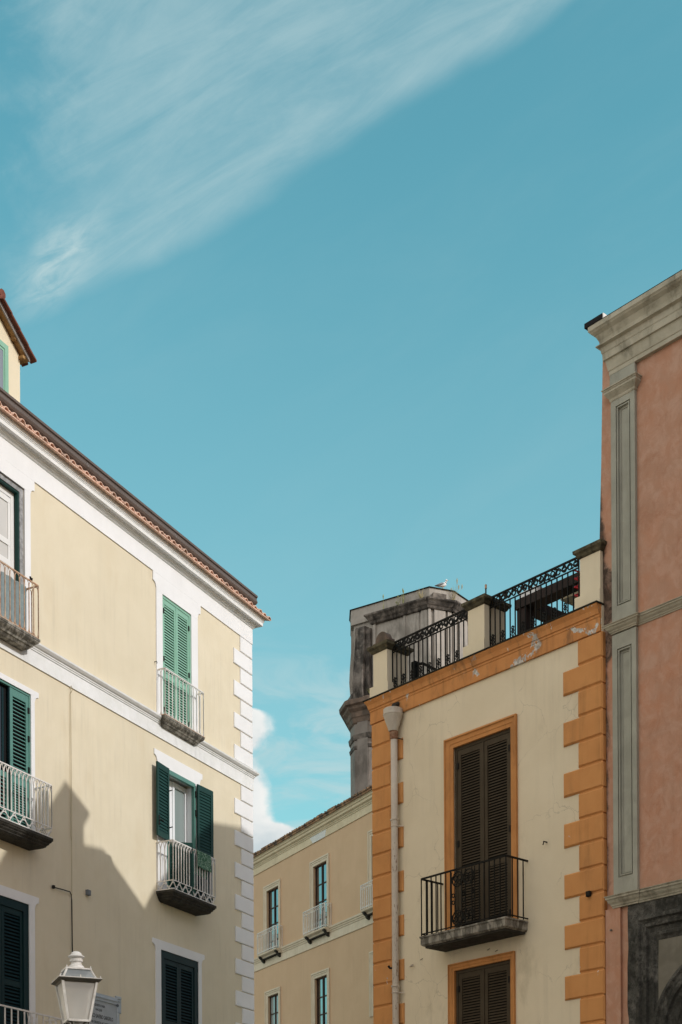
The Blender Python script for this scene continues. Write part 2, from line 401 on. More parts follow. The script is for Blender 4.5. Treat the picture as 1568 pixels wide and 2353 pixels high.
mat('pvc_white', (0.82, 0.83, 0.83), (0.80, 0.81, 0.81), 3.0, rough=0.3, bump=0.0)
mat('roof_wood', (0.42, 0.25, 0.10), (0.28, 0.15, 0.06), 9.0, bump=0.3, streak=0.6)
mat('roof_tile_dark', (0.20, 0.065, 0.04), (0.12, 0.045, 0.03), 9.0, bump=0.4)
mat('orange_plaster', (0.58, 0.275, 0.095), (0.53, 0.24, 0.08), 2.2, bump=0.2, streak=0.55, peel=0.262, mould=0.3, mscale=2.2, mthr=0.64, mcol=(0.30, 0.15, 0.06))
mat('orange_cornice', (0.58, 0.265, 0.09), (0.50, 0.215, 0.07), 3.0, bump=0.25, streak=0.8, peel=0.385, mould=0.6, mscale=4.0, mthr=0.63, mcol=(0.14, 0.085, 0.045))
mat('orange_trim', (0.55, 0.255, 0.085), (0.47, 0.205, 0.065), 3.0, bump=0.2, streak=0.7, mould=0.3, mscale=2.5, mthr=0.63, mcol=(0.22, 0.11, 0.05))
mat('ivory_plaster', (0.70, 0.615, 0.455), (0.655, 0.57, 0.415), 1.3, bump=0.15, streak=0.22, cracks=0.40, peel=0.20, pcol=(0.50, 0.46, 0.38), mould=0.35, mscale=1.6, mthr=0.70, mcol=(0.26, 0.22, 0.14))
mat('pillar_plaster', (0.72, 0.64, 0.475), (0.68, 0.60, 0.44), 2.0, bump=0.12, streak=0.18)
mat('pillar_cap', (0.040, 0.036, 0.025), (0.14, 0.125, 0.08), 10.0, bump=0.7)
mat('lead_edge', (0.016, 0.017, 0.014), (0.035, 0.035, 0.027), 12.0, bump=0.4)
mat('pipe_paint', (0.56, 0.50, 0.42), (0.50, 0.44, 0.37), 6.0, rough=0.6, bump=0.3, peel=0.0,
    extra=lambda N, P, c: N.mix(N.m('MULTIPLY', N.ss(N.noise(N.vmul(P, (22, 22, 5.0)), 1.6, 5, 0.6, 0.5), 0.60, 0.66), N.ss(N.sep(P)[2], 9.6, 8.2)), c, (0.17, 0.10, 0.06, 1)))
mat('hopper_paint', (0.56, 0.52, 0.45), (0.48, 0.43, 0.36), 6.0, rough=0.7, bump=0.3, mould=0.3, mthr=0.62, mcol=(0.2, 0.10, 0.05))
mat('rust', (0.16, 0.062, 0.032), (0.32, 0.20, 0.13), 16.0, rough=0.9, bump=0.6)
U_ = (0.661385, -0.750047, 0.0); U0_ = 0.515 * 0.661385 + 25.37 * -0.750047
def pink_stain_gap_shade(N, P, c):
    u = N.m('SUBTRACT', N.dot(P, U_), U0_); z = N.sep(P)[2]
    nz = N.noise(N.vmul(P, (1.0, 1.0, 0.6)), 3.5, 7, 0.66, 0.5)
    # black run-off stain on the outer corner, widest just above the neighbour's cornice, plus painted gap shade
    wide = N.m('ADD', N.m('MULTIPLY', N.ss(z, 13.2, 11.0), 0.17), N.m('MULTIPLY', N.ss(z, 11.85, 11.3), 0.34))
    wdt = N.m('ADD', N.m('ADD', 0.04, N.m('MULTIPLY', N.ss(z, 11.2, 10.6), 0.115)), N.m('MULTIPLY', wide, N.ss(z, 10.2, 10.9)))  # lower strip: shade of the gap beside the quoin, painted in
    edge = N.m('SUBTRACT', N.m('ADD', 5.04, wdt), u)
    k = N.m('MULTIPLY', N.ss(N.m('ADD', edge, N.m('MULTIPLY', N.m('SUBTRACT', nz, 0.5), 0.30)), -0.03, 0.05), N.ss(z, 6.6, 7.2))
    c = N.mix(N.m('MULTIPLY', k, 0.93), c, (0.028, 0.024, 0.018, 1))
    # washed paler blotches
    b = N.ss(N.noise(N.vmul(P, (1, 1, 0.75)), 5.5, 9, 0.72, 0.7), 0.42, 0.66)
    c = N.mix(N.m('MULTIPLY', b, 0.50), c, (0.53, 0.345, 0.26, 1))
    b = N.ss(N.noise(N.vadd(P, (4, 9, 2)), 3.0, 9, 0.75, 0.5), 0.50, 0.68)
    c = N.mix(N.m('MULTIPLY', b, 0.42), c, (0.33, 0.15, 0.085, 1))
    return c
mat('pink_plaster', (0.46, 0.225, 0.135), (0.43, 0.25, 0.17), 2.6, bump=0.25, streak=0.22, extra=pink_stain_gap_shade)
mat('pink_red', (0.50, 0.19, 0.09), (0.50, 0.25, 0.15), 2.0, bump=0.2, streak=0.45, extra=pink_stain_gap_shade)
mat('grey_stucco', (0.37, 0.37, 0.31), (0.30, 0.30, 0.25), 3.0, bump=0.2, streak=0.5, mould=0.3, mthr=0.66, mcol=(0.15,0.15,0.125))
mat('grey_cornice', (0.46, 0.43, 0.34), (0.37, 0.345, 0.265), 4.0, bump=0.3, streak=0.55, mould=0.62, mscale=2.4, mthr=0.61, mcol=(0.085, 0.08, 0.055))
mat('portal_stone', (0.022, 0.023, 0.020), (0.14, 0.135, 0.12), 9.0, bump=1.0, bscale=30, speckle=0.8, mould=0.7, mscale=3.5, mthr=0.52)
mat('portal_plaster', (0.20, 0.185, 0.15), (0.14, 0.13, 0.10), 3.0, bump=0.2, streak=0.6)
mat('black_metal', (0.015, 0.014, 0.015), rough=0.7, bump=0.05)
mat('beige_plaster', (0.595, 0.41, 0.255), (0.555, 0.375, 0.23), 1.2, bump=0.12, streak=0.15)
mat('beige_trim', (0.66, 0.565, 0.43), (0.58, 0.49, 0.36), 3.0, bump=0.12, streak=0.35)
mat('beige_cornice', (0.68, 0.575, 0.40), (0.58, 0.485, 0.33), 3.0, bump=0.12, streak=0.35)
mat('patch_white', (0.66, 0.665, 0.64), (0.60, 0.605, 0.58), 5.0, bump=0.1)
mat('old_tile', (0.22, 0.115, 0.06), (0.36, 0.22, 0.12), 8.0, bump=0.5, mould=0.9, mscale=3.0, mthr=0.56, mcol=(0.045, 0.04, 0.035))
mat('brown_frame', (0.060, 0.028, 0.018), (0.045, 0.022, 0.015), 4.0, rough=0.5, bump=0.05)
mat('tower_plaster', (0.23, 0.205, 0.18), (0.185, 0.16, 0.14), 2.0, bump=0.3, streak=0.8, mould=0.6, mscale=1.0, mthr=0.62, mcol=(0.07, 0.06, 0.05))
mat('tower_light', (0.40, 0.365, 0.325), (0.33, 0.30, 0.265), 2.0, bump=0.3, streak=0.75, mould=0.55, mscale=1.1, mthr=0.63, mcol=(0.09, 0.08, 0.065))
mat('tower_black', (0.045, 0.040, 0.036), (0.22, 0.19, 0.165), 3.0, bump=0.5, mould=0.8, mscale=2.0, mthr=0.56, mcol=(0.02, 0.018, 0.016))
mat('tower_brown', (0.20, 0.14, 0.105), (0.12, 0.09, 0.07), 3.0, bump=0.5, mould=0.5, mthr=0.58)
mat('lamp_metal', (0.66, 0.65, 0.62), (0.56, 0.55, 0.52), 14.0, rough=0.45, bump=0.1, mould=0.3, mscale=16, mthr=0.62, mcol=(0.16, 0.12, 0.08))
mat('lamp_dark', (0.075, 0.073, 0.06), (0.11, 0.10, 0.08), 10.0, rough=0.5, bump=0.1)
mat('marble', (0.42, 0.45, 0.47), (0.36, 0.39, 0.41), 6.0, rough=0.6, bump=0.1, streak=0.2)
mat('marble_frame', (0.46, 0.51, 0.55), (0.40, 0.45, 0.49), 6.0, rough=0.6, bump=0.1)
mat('letter', (0.045, 0.045, 0.042), rough=0.8, bump=0)
mat('cable_black', (0.03, 0.026, 0.022), rough=0.8, bump=0)
mat('cable_cream', (0.52, 0.44, 0.29), rough=0.8, bump=0)
mat('box_grey', (0.16, 0.175, 0.19), rough=0.6, bump=0.05)
mat('pergola_brown', (0.030, 0.020, 0.017), (0.026, 0.018, 0.015), 3.0, rough=0.6, bump=0.05)
mat('awning_cream', (0.60, 0.55, 0.40), (0.56, 0.51, 0.37), 3.0, bump=0.05)
mat('red_hose', (0.55, 0.02, 0.03), rough=0.35, bump=0)
mat('ac_white', (0.70, 0.71, 0.72), rough=0.4, bump=0)
mat('mesh_net', (0.27, 0.33, 0.33), (0.20, 0.26, 0.27), 14.0, rough=0.7, bump=0.5)
mat('paving', (0.24, 0.225, 0.20), (0.19, 0.18, 0.16), 1.2, bump=0.4, bscale=12)
mat('roof_grey', (0.30, 0.24, 0.19), (0.22, 0.17, 0.13), 1.2, bump=0.3)
mat('feather_white', (0.80, 0.80, 0.80), rough=0.7, bump=0.0)
mat('feather_grey', (0.22, 0.24, 0.26), rough=0.7, bump=0.0)
mat('beak_yellow', (0.60, 0.36, 0.05), rough=0.5, bump=0.0)
mat('dry_grass', (0.42, 0.34, 0.20), (0.30, 0.26, 0.13), 10.0, bump=0)
mat('green_grass', (0.18, 0.20, 0.07), (0.26, 0.26, 0.10), 10.0, bump=0)
def glass(name, tint, rough=0.06, spec=0.9, dark=None):
    M = bpy.data.materials.new(name); M.use_nodes = True
    B = M.node_tree.nodes['Principled BSDF']
    B.inputs['Base Color'].default_value = (*tint, 1); B.inputs['Roughness'].default_value = rough
    B.inputs['IOR'].default_value = 1.6; B.inputs['Specular IOR Level'].default_value = spec
    MATS[name] = M
    return M
glass('window_glass', (0.010, 0.02, 0.022), 0.02, 1.0)
MATS['window_glass'].node_tree.nodes['Principled BSDF'].inputs['IOR'].default_value = 2.3
glass('curtain_glass', (0.26, 0.31, 0.30), 0.05, 0.6)
glass('dark_glass', (0.012, 0.014, 0.012), 0.05, 0.5)
glass('frosted_window', (0.22, 0.24, 0.27), 0.25, 0.5)
def towel_mat():
    M = bpy.data.materials.new('towel'); M.use_nodes = True; N = NT(M.node_tree); B = N.n['Principled BSDF']
    P = N.node('ShaderNodeNewGeometry').outputs['Position']
    vo = N.node('ShaderNodeTexVoronoi', feature='F1'); N.put(vo.inputs['Vector'], P); vo.inputs['Scale'].default_value = 13.0
    r = N.m('FRACT', N.m('MULTIPLY', vo.outputs['Distance'], 3.1))
    k = N.m('MULTIPLY', N.ss(r, 0.45, 0.6), N.ss(N.noise(P, 22.0, 3), 0.40, 0.52))
    N.put(B.inputs['Base Color'], N.mix(k, (0.035, 0.11, 0.06, 1), (0.22, 0.33, 0.25, 1))); B.inputs['Roughness'].default_value = 0.95
    MATS['towel'] = M
towel_mat()
def clear_glass(name, tint, mixf, frost):
    M = bpy.data.materials.new(name); M.use_nodes = True; t = M.node_tree; N = NT(t)
    for n in list(t.nodes): t.nodes.remove(n)
    o = N.node('ShaderNodeOutputMaterial'); tr = N.node('ShaderNodeBsdfTransparent'); tr.inputs[0].default_value = (*tint, 1)
    df = N.node('ShaderNodeBsdfDiffuse'); df.inputs[0].default_value = (*frost, 1)
    tl = N.node('ShaderNodeBsdfTranslucent'); tl.inputs[0].default_value = (*frost, 1)
    gl = N.node('ShaderNodeBsdfGlossy'); gl.inputs['Roughness'].default_value = 0.08; gl.inputs[0].default_value = (0.9, 0.9, 0.9, 1)
    a = N.node('ShaderNodeMixShader'); a.inputs[0].default_value = 0.5; t.links.new(df.outputs[0], a.inputs[1]); t.links.new(tl.outputs[0], a.inputs[2])
    b = N.node('ShaderNodeMixShader'); b.inputs[0].default_value = mixf; t.links.new(tr.outputs[0], b.inputs[1]); t.links.new(a.outputs[0], b.inputs[2])
    c = N.node('ShaderNodeMixShader'); c.inputs[0].default_value = 0.08; t.links.new(b.outputs[0], c.inputs[1]); t.links.new(gl.outputs[0], c.inputs[2])
    t.links.new(c.outputs[0], o.inputs[0]); MATS[name] = M
clear_glass('lamp_glass', (0.97, 0.97, 0.96), 0.36, (0.86, 0.86, 0.84))
clear_glass('roof_glass', (0.85, 0.9, 0.92), 0.45, (0.50, 0.54, 0.56))
clear_glass('bulb_glass', (0.95, 0.95, 0.95), 0.7, (0.85, 0.85, 0.85))
m_ = MATS

# ------------------------------------------------------------------ ground
g = MB(FW); g.poly([(-700, 0, -700), (700, 0, -700), (700, 0, 700), (-700, 0, 700)])
tag(g.build('ground', m_['paving'], loc=(0, 0, 0)), kind='structure')

# ================================================================== LEFT HOUSE (cream, sunlit)
LB = thing('townhouse', FL.P(8, 0, -5), 'cream townhouse with white trim, sunlit front, brown gutter and green shuttered balcony doors', 'house')
U0 = -0.13
win_L = [  # (left, right, bottom, top, reveal)
    (2.43, 3.52, 12.56, 15.10, 0.10), (7.90, 9.00, 12.46, 15.18, 0.16), (2.32, 3.41, 9.00, 11.58, 0.30),
    (7.76, 8.86, 9.02, 11.60, 0.14), (2.22, 3.65, 5.2, 7.85, 0.08), (7.84, 9.27, 5.2, 7.86, 0.08),
    (2.3, 3.5, 0.0, 3.4, 0.3), (7.9, 9.1, 0.0, 3.4, 0.3), (13.2, 14.3, 12.46, 15.18, 0.1), (13.2, 14.3, 9.02, 11.6, 0.1)]
b = MB(FL)
wall_panel(b, U0, 22.0, 0.0, 16.2, win_L, 0.0)
b.poly([(U0, 0, 0), (U0, 16.2, 0), (U0, 16.2, -11), (U0, 0, -11)]); b.poly([(22, 0, 0), (22, 16.2, 0), (22, 16.2, -11), (22, 0, -11)])
b.poly([(U0, 0, -11), (22, 0, -11), (22, 16.2, -11), (U0, 16.2, -11)])
b.build('wall', m_['cream_plaster'], LB)
b = MB(FL); b.loft([[(U0, 16.15, 0.0), (22, 16.15, 0.0), (22, 16.15, -11), (U0, 16.15, -11)], [(0.6, 18.2, -5.5), (21, 18.2, -5.5), (21, 18.2, -5.6), (0.6, 18.2, -5.6)]])
roofL = b.build('roof', m_['roof_grey'], LB)
# white frieze band + cornice
b = MB(FL); b.moulding([(0.022, 15.44), (0.022, 15.79)], 22, U0, None, 0.6); b.build('frieze_band', m_['white_trim'], LB)
b = MB(FL)
b.moulding([(0.03, 15.785), (0.05, 15.80), (0.055, 15.83), (0.075, 15.845), (0.085, 15.875), (0.105, 15.885), (0.105, 15.893), (0.195, 15.88), (0.195, 15.945), (0.203, 15.95), (0.205, 15.965), (0.218, 15.97), (0.222, 16.08), (0.235, 16.09), (0.235, 16.10)], 22, U0, None, 0.6)
b.build('cornice', m_['white_cornice'], LB)
# clay tile eaves: covers and pans
b = MB(FL); k = 0; u = U0 - 0.28
while u < 12.0:
    jr = random.uniform(-0.012, 0.012)
    for (r, du, dv, out, sg) in ((0.072, 0.0, 0.0, 0.33, 1), (0.052, 0.105, 0.012, 0.30, 1)):
        ring = []
        for w_, vv in ((out + jr, 16.045 + dv), (-0.15, 16.19 + dv)):
            o_ = [(u + du + r * math.cos(math.pi * j / 6), vv + r * math.sin(math.pi * j / 6) * 0.95, w_) for j in range(7)]
            i_ = [(u + du + (r - 0.014) * math.cos(math.pi * j / 6), vv + (r - 0.014) * math.sin(math.pi * j / 6) * 0.95, w_) for j in range(6, -1, -1)]
            ring.append(o_ + i_)
        b.loft(ring)
    u += 0.208
b.loft([[(U0 - 0.33, 16.03, 0.315), (12.1, 16.03, 0.315), (12.1, 16.05, 0.315), (U0 - 0.33, 16.05, 0.315)], [(U0 - 0.33, 16.15, -0.15), (12.1, 16.15, -0.15), (12.1, 16.19, -0.15), (U0 - 0.33, 16.19, -0.15)]])
b.build('tile_eaves', m_['clay'], LB)
b = MB(FL)
b.extr([(-0.10, 16.16), (0.05, 16.16), (0.05, 16.315), (0.12, 16.33), (0.145, 16.36), (0.15, 16.375), (0.125, 16.44), (0.13, 16.455), (0.115, 16.46), (0.15, 16.475), (0.155, 16.515), (-0.10, 16.515)], 14.0, U0 - 0.04)
gt = b.build('gutter', m_['gutter_metal'], LB)
b = MB(FL); b.extr([(0.052, 16.16), (0.056, 16.16), (0.056, 16.30), (0.052, 16.30)], 14.0, U0 - 0.02); b.build('flashing_strip', m_['flashing'], gt)
b = MB(FL)
for uu in (3.2, 6.2, 9.4):
    b = MB(FL); b.extr([(0.151, 16.35), (0.157, 16.375), (0.133, 16.44), (0.127, 16.44)], uu, uu + 0.012); b.build('gutter_joint', m_['flashing'], gt)
# string course
b = MB(FL); b.moulding([(0.025, 12.135), (0.025, 12.40), (0.04, 12.41), (0.042, 12.43), (0.055, 12.44), (0.058, 12.46), (0.085, 12.475), (0.12, 12.51), (0.125, 12.54), (0.10, 12.552), (0.0, 12.575)], 22, U0, None, 0.4)
b.build('string_course', m_['white_cornice'], LB)
b = MB(FL); b.moulding([(0.02, 3.95), (0.02, 4.25), (0.06, 4.3), (0.06, 4.4)], 22, U0, None, 0.4); b.build('lower_band', m_['white_trim'], LB)
# quoins
def quoin_col(fr, tops, long_u, short_u, edge, first_long, m, parent, p=0.03, ch=0.012, gap=0.02, ret=0.5):
    lng = first_long
    for t, bt in zip(tops[:-1], tops[1:]):
        e = long_u if lng else short_u
        b = MB(fr); a0, a1 = (edge, e)
        sg = 1 if a1 > a0 else -1
        lo_, hi_ = min(a0 - sg * p * 0.9, a1), max(a0 - sg * p * 0.9, a1)
        b.chbox(lo_, hi_, bt + gap, t, -ret if False else -0.35, p, ch)
        b.build('quoin', m, parent); lng = not lng
tops = [15.425 - 0.3545 * i for i in range(9)]
quoin_col(FL, tops, 0.68, 0.40, U0 + 0.03, False, m_['white_trim'], LB)
tops = [12.11 - 0.3545 * i for i in range(22)]
quoin_col(FL, tops, 0.68, 0.40, U0 + 0.03, False, m_['white_trim'], LB)

def surround(fr, a, c, v0, vt, ear_v, ear_out, op, m, parent, p=0.022, name='window_surround', ear=True):
    """flat plaster architrave with shouldered lintel; op = (left, right, top) of the opening"""
    l, r, t = op; b = MB(fr)
    b.box(min(a, l), max(a, l), v0, t, -0.01, p); b.box(min(c, r), max(c, r), v0, t, -0.01, p)
    sa = 1 if a > c else -1; arc = []
    def corner(x, sg):
        q = [(x + sg * ear_out, vt), (x + sg * ear_out, ear_v)]
        for j in range(1, 6):
            g = math.pi / 2 * j / 5; q.append((x + sg * (0.012 + (ear_out - 0.02) * (1 - math.sin(g))), ear_v - 0.005 - 0.085 * (1 - math.cos(g))))
        q.append((x, ear_v - 0.10)); return q
    A = corner(a, sa); Cc = corner(c, -sa)
    pts = A + [(a, t)] + [(c, t)] + Cc[::-1]
    # drop collinear clash: lintel polygon sits over the jambs
    b.prism(pts, -0.009, p + 0.001)
    return b.build(name, m, parent)
# UR window (bright green closed shutters)
s1 = surround(FL, 3.745, 2.175, 12.56, 15.438, 15.26, 0.115, (3.52, 2.43, 15.10), m_['white_trim'], LB)
b = MB(FL); b.box(3.47, 3.52, 12.56, 15.10, -0.05, 0.0); b.box(2.43, 2.48, 12.56, 15.10, -0.05, 0.0); b.box(2.48, 3.47, 15.045, 15.10, -0.05, 0.0)
b.build('shutter_frame', m_['green_bright'], s1)
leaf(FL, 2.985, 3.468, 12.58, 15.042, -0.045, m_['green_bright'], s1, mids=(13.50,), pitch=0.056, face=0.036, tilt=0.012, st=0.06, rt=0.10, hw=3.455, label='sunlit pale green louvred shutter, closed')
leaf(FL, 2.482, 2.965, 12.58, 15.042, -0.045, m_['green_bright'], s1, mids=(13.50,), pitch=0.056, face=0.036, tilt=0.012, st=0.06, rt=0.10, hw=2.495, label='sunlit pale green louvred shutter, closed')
b = MB(FL); b.box(2.964, 2.986, 12.58, 15.042, -0.03, -0.002); b.build('meeting_rail', m_['green_bright'], s1)
backing(FL, 2.44, 3.51, 12.57, 15.09, -0.07, m_['interior_dark'], s1)
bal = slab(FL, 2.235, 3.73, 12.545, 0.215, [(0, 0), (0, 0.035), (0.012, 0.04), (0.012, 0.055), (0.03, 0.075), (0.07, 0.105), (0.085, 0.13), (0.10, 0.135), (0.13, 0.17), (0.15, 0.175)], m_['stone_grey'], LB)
b = MB(FL); P_ = [((3.715, 0.0), (3.715, 0.2), 2), ((3.715, 0.2), (2.255, 0.2), 11), ((2.255, 0.2), (2.255, 0.0), 2)]
for A_, B_, n in P_: rail_panel(b, A_, B_, n, 12.55, 13.49, 'round', 0.0105)
b.build('railing', m_['white_iron'], bal)
b = MB(FL); b.moulding([(0.2, 12.546), (0.222, 12.546), (0.222, 12.556), (0.2, 12.556)], 3.745, 2.225, None, None, 0.0, 0.0); b.build('rusty_edge', m_['rusty_iron'], bal)
# UL door: weathered grey frame, green edge, white panelled door
s2 = surround(FL, 9.16, 7.74, 12.46, 15.438, 15.27, 0.115, (9.00, 7.90, 15.18), m_['white_trim'], LB)
b = MB(FL); b.box(7.90, 8.00, 12.46, 15.18, -0.09, -0.012); b.box(8.90, 9.00, 12.46, 15.18, -0.09, -0.012); b.box(8.0, 8.9, 15.09, 15.18, -0.09, -0.013)
b.build('outer_frame', m_['weathered_wood'], s2)
b = MB(FL); b.box(8.0, 8.03, 12.46, 15.09, -0.10, -0.03); b.box(8.03, 8.87, 15.06, 15.09, -0.10, -0.03); b.build('green_edge', m_['green_dark'], s2)
b = MB(FL); b.box(8.03, 8.11, 12.46, 15.06, -0.155, -0.12); b.box(8.11, 8.87, 14.96, 15.06, -0.155, -0.12)
for v in (12.46, 13.2, 13.75, 14.1, 14.85): b.box(8.11, 8.87, v, v + 0.10, -0.155, -0.125)
for u in (8.11, 8.42, 8.50, 8.80): b.box(u, u + 0.07, 12.5, 14.95, -0.155, -0.128)
d_ = b.build('door', m_['white_paint'], s2)
backing(FL, 8.10, 8.9, 12.5, 15.0, -0.142, m_['white_door_panel'], d_, 'door_panel')
bal = slab(FL, 7.86, 9.7, 12.475, 0.315, [(0, 0), (0, 0.04), (0.012, 0.045), (0.012, 0.06), (0.03, 0.08), (0.08, 0.12), (0.095, 0.15), (0.115, 0.155), (0.15, 0.20), (0.17, 0.205)], m_['stone_grey'], LB)
b = MB(FL)
for A_, B_, n in [((9.68, 0.29), (7.88, 0.29), 14), ((7.88, 0.29), (7.88, 0.0), 2)]: rail_panel(b, A_, B_, n, 12.48, 13.42, 'round', 0.010)
b.build('railing', m_['rusty_iron'], bal)
b = MB(FL); b.tube([(8.10, 13.42, 0.29), (8.10, 13.49, 0.29)], [0.012, 0.02]); b.tube([(8.06, 13.42, 0.29), (8.06, 13.48, 0.29)], [0.012, 0.02]); b.build('rail_knob', m_['iron'], bal)
# MR window: open shutters in two tiers
s3 = surround(FL, 3.745, 2.13, 9.0, 11.865, 11.755, 0.105, (3.41, 2.32, 11.58), m_['white_trim'], LB)
b = MB(FL); b.box(3.36, 3.41, 9.0, 11.58, -0.04, 0.03); b.box(2.32, 2.37, 9.0, 11.58, -0.04, 0.03); b.box(2.37, 3.36, 11.50, 11.585, -0.04, 0.03)
b.build('shutter_frame', m_['green_dusty'], s3)
b = MB(FL)
b.box(3.30, 3.41, 9.0, 11.58, -0.30, -0.04); b.build('reveal_board', m_['pvc_white'], s3)
b = MB(FL); b.box(2.321, 2.34, 9.0, 11.50, -0.30, -0.042); b.build('reveal_board', m_['pvc_white'], s3)
b = MB(FL); b.box(2.34, 3.30, 11.555, 11.578, -0.30, -0.042); b.build('reveal_board', m_['pvc_white'], s3)
b = MB(FL)
b.box(2.80, 2.875, 9.05, 11.50, -0.235, -0.18); b.box(2.34, 2.40, 9.05, 11.50, -0.235, -0.18); b.box(2.40, 2.80, 11.40, 11.50, -0.235, -0.18); b.box(2.40, 2.80, 9.05, 9.15, -0.235, -0.18)
d_ = b.build('glazed_door', m_['pvc_white'], s3)
backing(FL, 2.40, 2.80, 9.15, 11.40, -0.21, m_['curtain_glass'], d_, 'pane')
b = MB(FL); b.box(2.875, 3.30, 9.05, 11.5, -0.235, -0.20); b.build('glazed_door', m_['pvc_white'], s3)
F2 = FL.sub(3.415, 0.055, math.radians(5.0))      # upper left leaf folded back on the wall
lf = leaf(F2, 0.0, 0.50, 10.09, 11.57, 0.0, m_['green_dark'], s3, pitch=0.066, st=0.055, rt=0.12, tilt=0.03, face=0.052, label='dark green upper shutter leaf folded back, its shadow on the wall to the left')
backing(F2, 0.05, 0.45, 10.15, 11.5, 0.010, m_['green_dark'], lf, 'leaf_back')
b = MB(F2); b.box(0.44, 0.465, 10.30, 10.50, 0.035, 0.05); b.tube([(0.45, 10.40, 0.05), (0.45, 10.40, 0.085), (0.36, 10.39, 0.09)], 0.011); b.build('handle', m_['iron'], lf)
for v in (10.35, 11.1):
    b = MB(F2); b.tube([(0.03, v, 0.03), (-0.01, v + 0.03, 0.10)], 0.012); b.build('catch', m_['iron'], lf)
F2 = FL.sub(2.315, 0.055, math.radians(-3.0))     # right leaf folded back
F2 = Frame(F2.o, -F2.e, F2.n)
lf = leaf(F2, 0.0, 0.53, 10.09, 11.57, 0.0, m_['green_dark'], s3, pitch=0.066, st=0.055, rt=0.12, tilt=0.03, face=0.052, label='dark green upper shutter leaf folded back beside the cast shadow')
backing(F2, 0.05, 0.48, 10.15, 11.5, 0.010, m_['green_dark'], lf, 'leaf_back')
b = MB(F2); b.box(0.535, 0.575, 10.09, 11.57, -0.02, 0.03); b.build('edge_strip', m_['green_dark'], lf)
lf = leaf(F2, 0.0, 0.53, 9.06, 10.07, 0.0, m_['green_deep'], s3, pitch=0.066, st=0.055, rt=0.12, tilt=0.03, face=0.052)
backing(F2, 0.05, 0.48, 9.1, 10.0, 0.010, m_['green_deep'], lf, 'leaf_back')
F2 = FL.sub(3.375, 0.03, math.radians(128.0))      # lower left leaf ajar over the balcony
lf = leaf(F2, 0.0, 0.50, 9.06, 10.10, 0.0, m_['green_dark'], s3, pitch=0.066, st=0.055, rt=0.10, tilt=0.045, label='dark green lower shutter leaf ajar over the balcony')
for v in (9.3, 10.9, 11.3):
    b = MB(FL); b.box(2.315, 2.345, v, v + 0.12, 0.03, 0.06); b.build('hinge', m_['iron'], s3)
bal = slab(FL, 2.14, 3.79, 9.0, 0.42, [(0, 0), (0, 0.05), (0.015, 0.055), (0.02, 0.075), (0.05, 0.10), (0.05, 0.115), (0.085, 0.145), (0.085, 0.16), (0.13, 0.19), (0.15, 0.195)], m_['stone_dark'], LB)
b = MB(FL)
for A_, B_, n in [((3.77, 0.0), (3.77, 0.4), 4), ((3.77, 0.4), (2.16, 0.4), 16), ((2.16, 0.4), (2.16, 0.0), 4)]: rail_panel(b, A_, B_, n, 9.0, 9.985, 'gothic', 0.0105)
b.build('railing', m_['white_iron'], bal)
# ML window
s4 = surround(FL, 9.05, 7.655, 9.0, 11.70, 11.61, 0.115, (8.86, 7.76, 11.60), m_['white_trim'], LB)
b = MB(FL); b.box(7.76, 7.79, 9.0, 11.60, -0.05, 0.0); b.box(8.83, 8.86, 9.0, 11.6, -0.05, 0.0); b.box(7.79, 8.83, 11.56, 11.60, -0.05, 0.0); b.build('shutter_frame', m_['green_dusty'], s4)
leaf(FL, 7.79, 8.30, 10.05, 11.555, -0.045, m_['green_dusty'], s4, pitch=0.066, st=0.075, rt=0.13, tilt=0.02, label='dusty green upper shutter leaf, closed', hw=7.80)
leaf(FL, 7.79, 8.30, 9.04, 10.04, -0.045, m_['green_dusty'], s4, pitch=0.045, st=0.075, rt=0.13, tilt=0.03)
leaf(FL, 8.35, 8.83, 9.04, 10.04, -0.045, m_['green_dusty'], s4, pitch=0.066, st=0.06, rt=0.10, tilt=0.02)
backing(FL, 7.77, 8.85, 9.02, 11.59, -0.075, m_['interior_dark'], s4)
b = MB(FL); b.box(8.42, 8.47, 10.05, 11.5, -0.075, -0.05); b.box(8.30, 8.33, 10.05, 11.55, -0.05, -0.01); b.build('glazed_door', m_['green_deep'], s4)
backing(FL, 8.47, 8.83, 10.1, 11.5, -0.06, m_['dark_glass'], s4, 'pane')
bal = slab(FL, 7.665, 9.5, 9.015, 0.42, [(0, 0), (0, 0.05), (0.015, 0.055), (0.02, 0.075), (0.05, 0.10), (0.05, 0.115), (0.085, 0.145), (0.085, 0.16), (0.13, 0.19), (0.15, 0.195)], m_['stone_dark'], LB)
b = MB(FL)
for A_, B_, n in [((9.48, 0.4), (7.68, 0.4), 18), ((7.68, 0.4), (7.68, 0.0), 4)]: rail_panel(b, A_, B_, n, 9.015, 9.955, 'gothic', 0.0105)
b.build('railing', m_['white_iron'], bal)
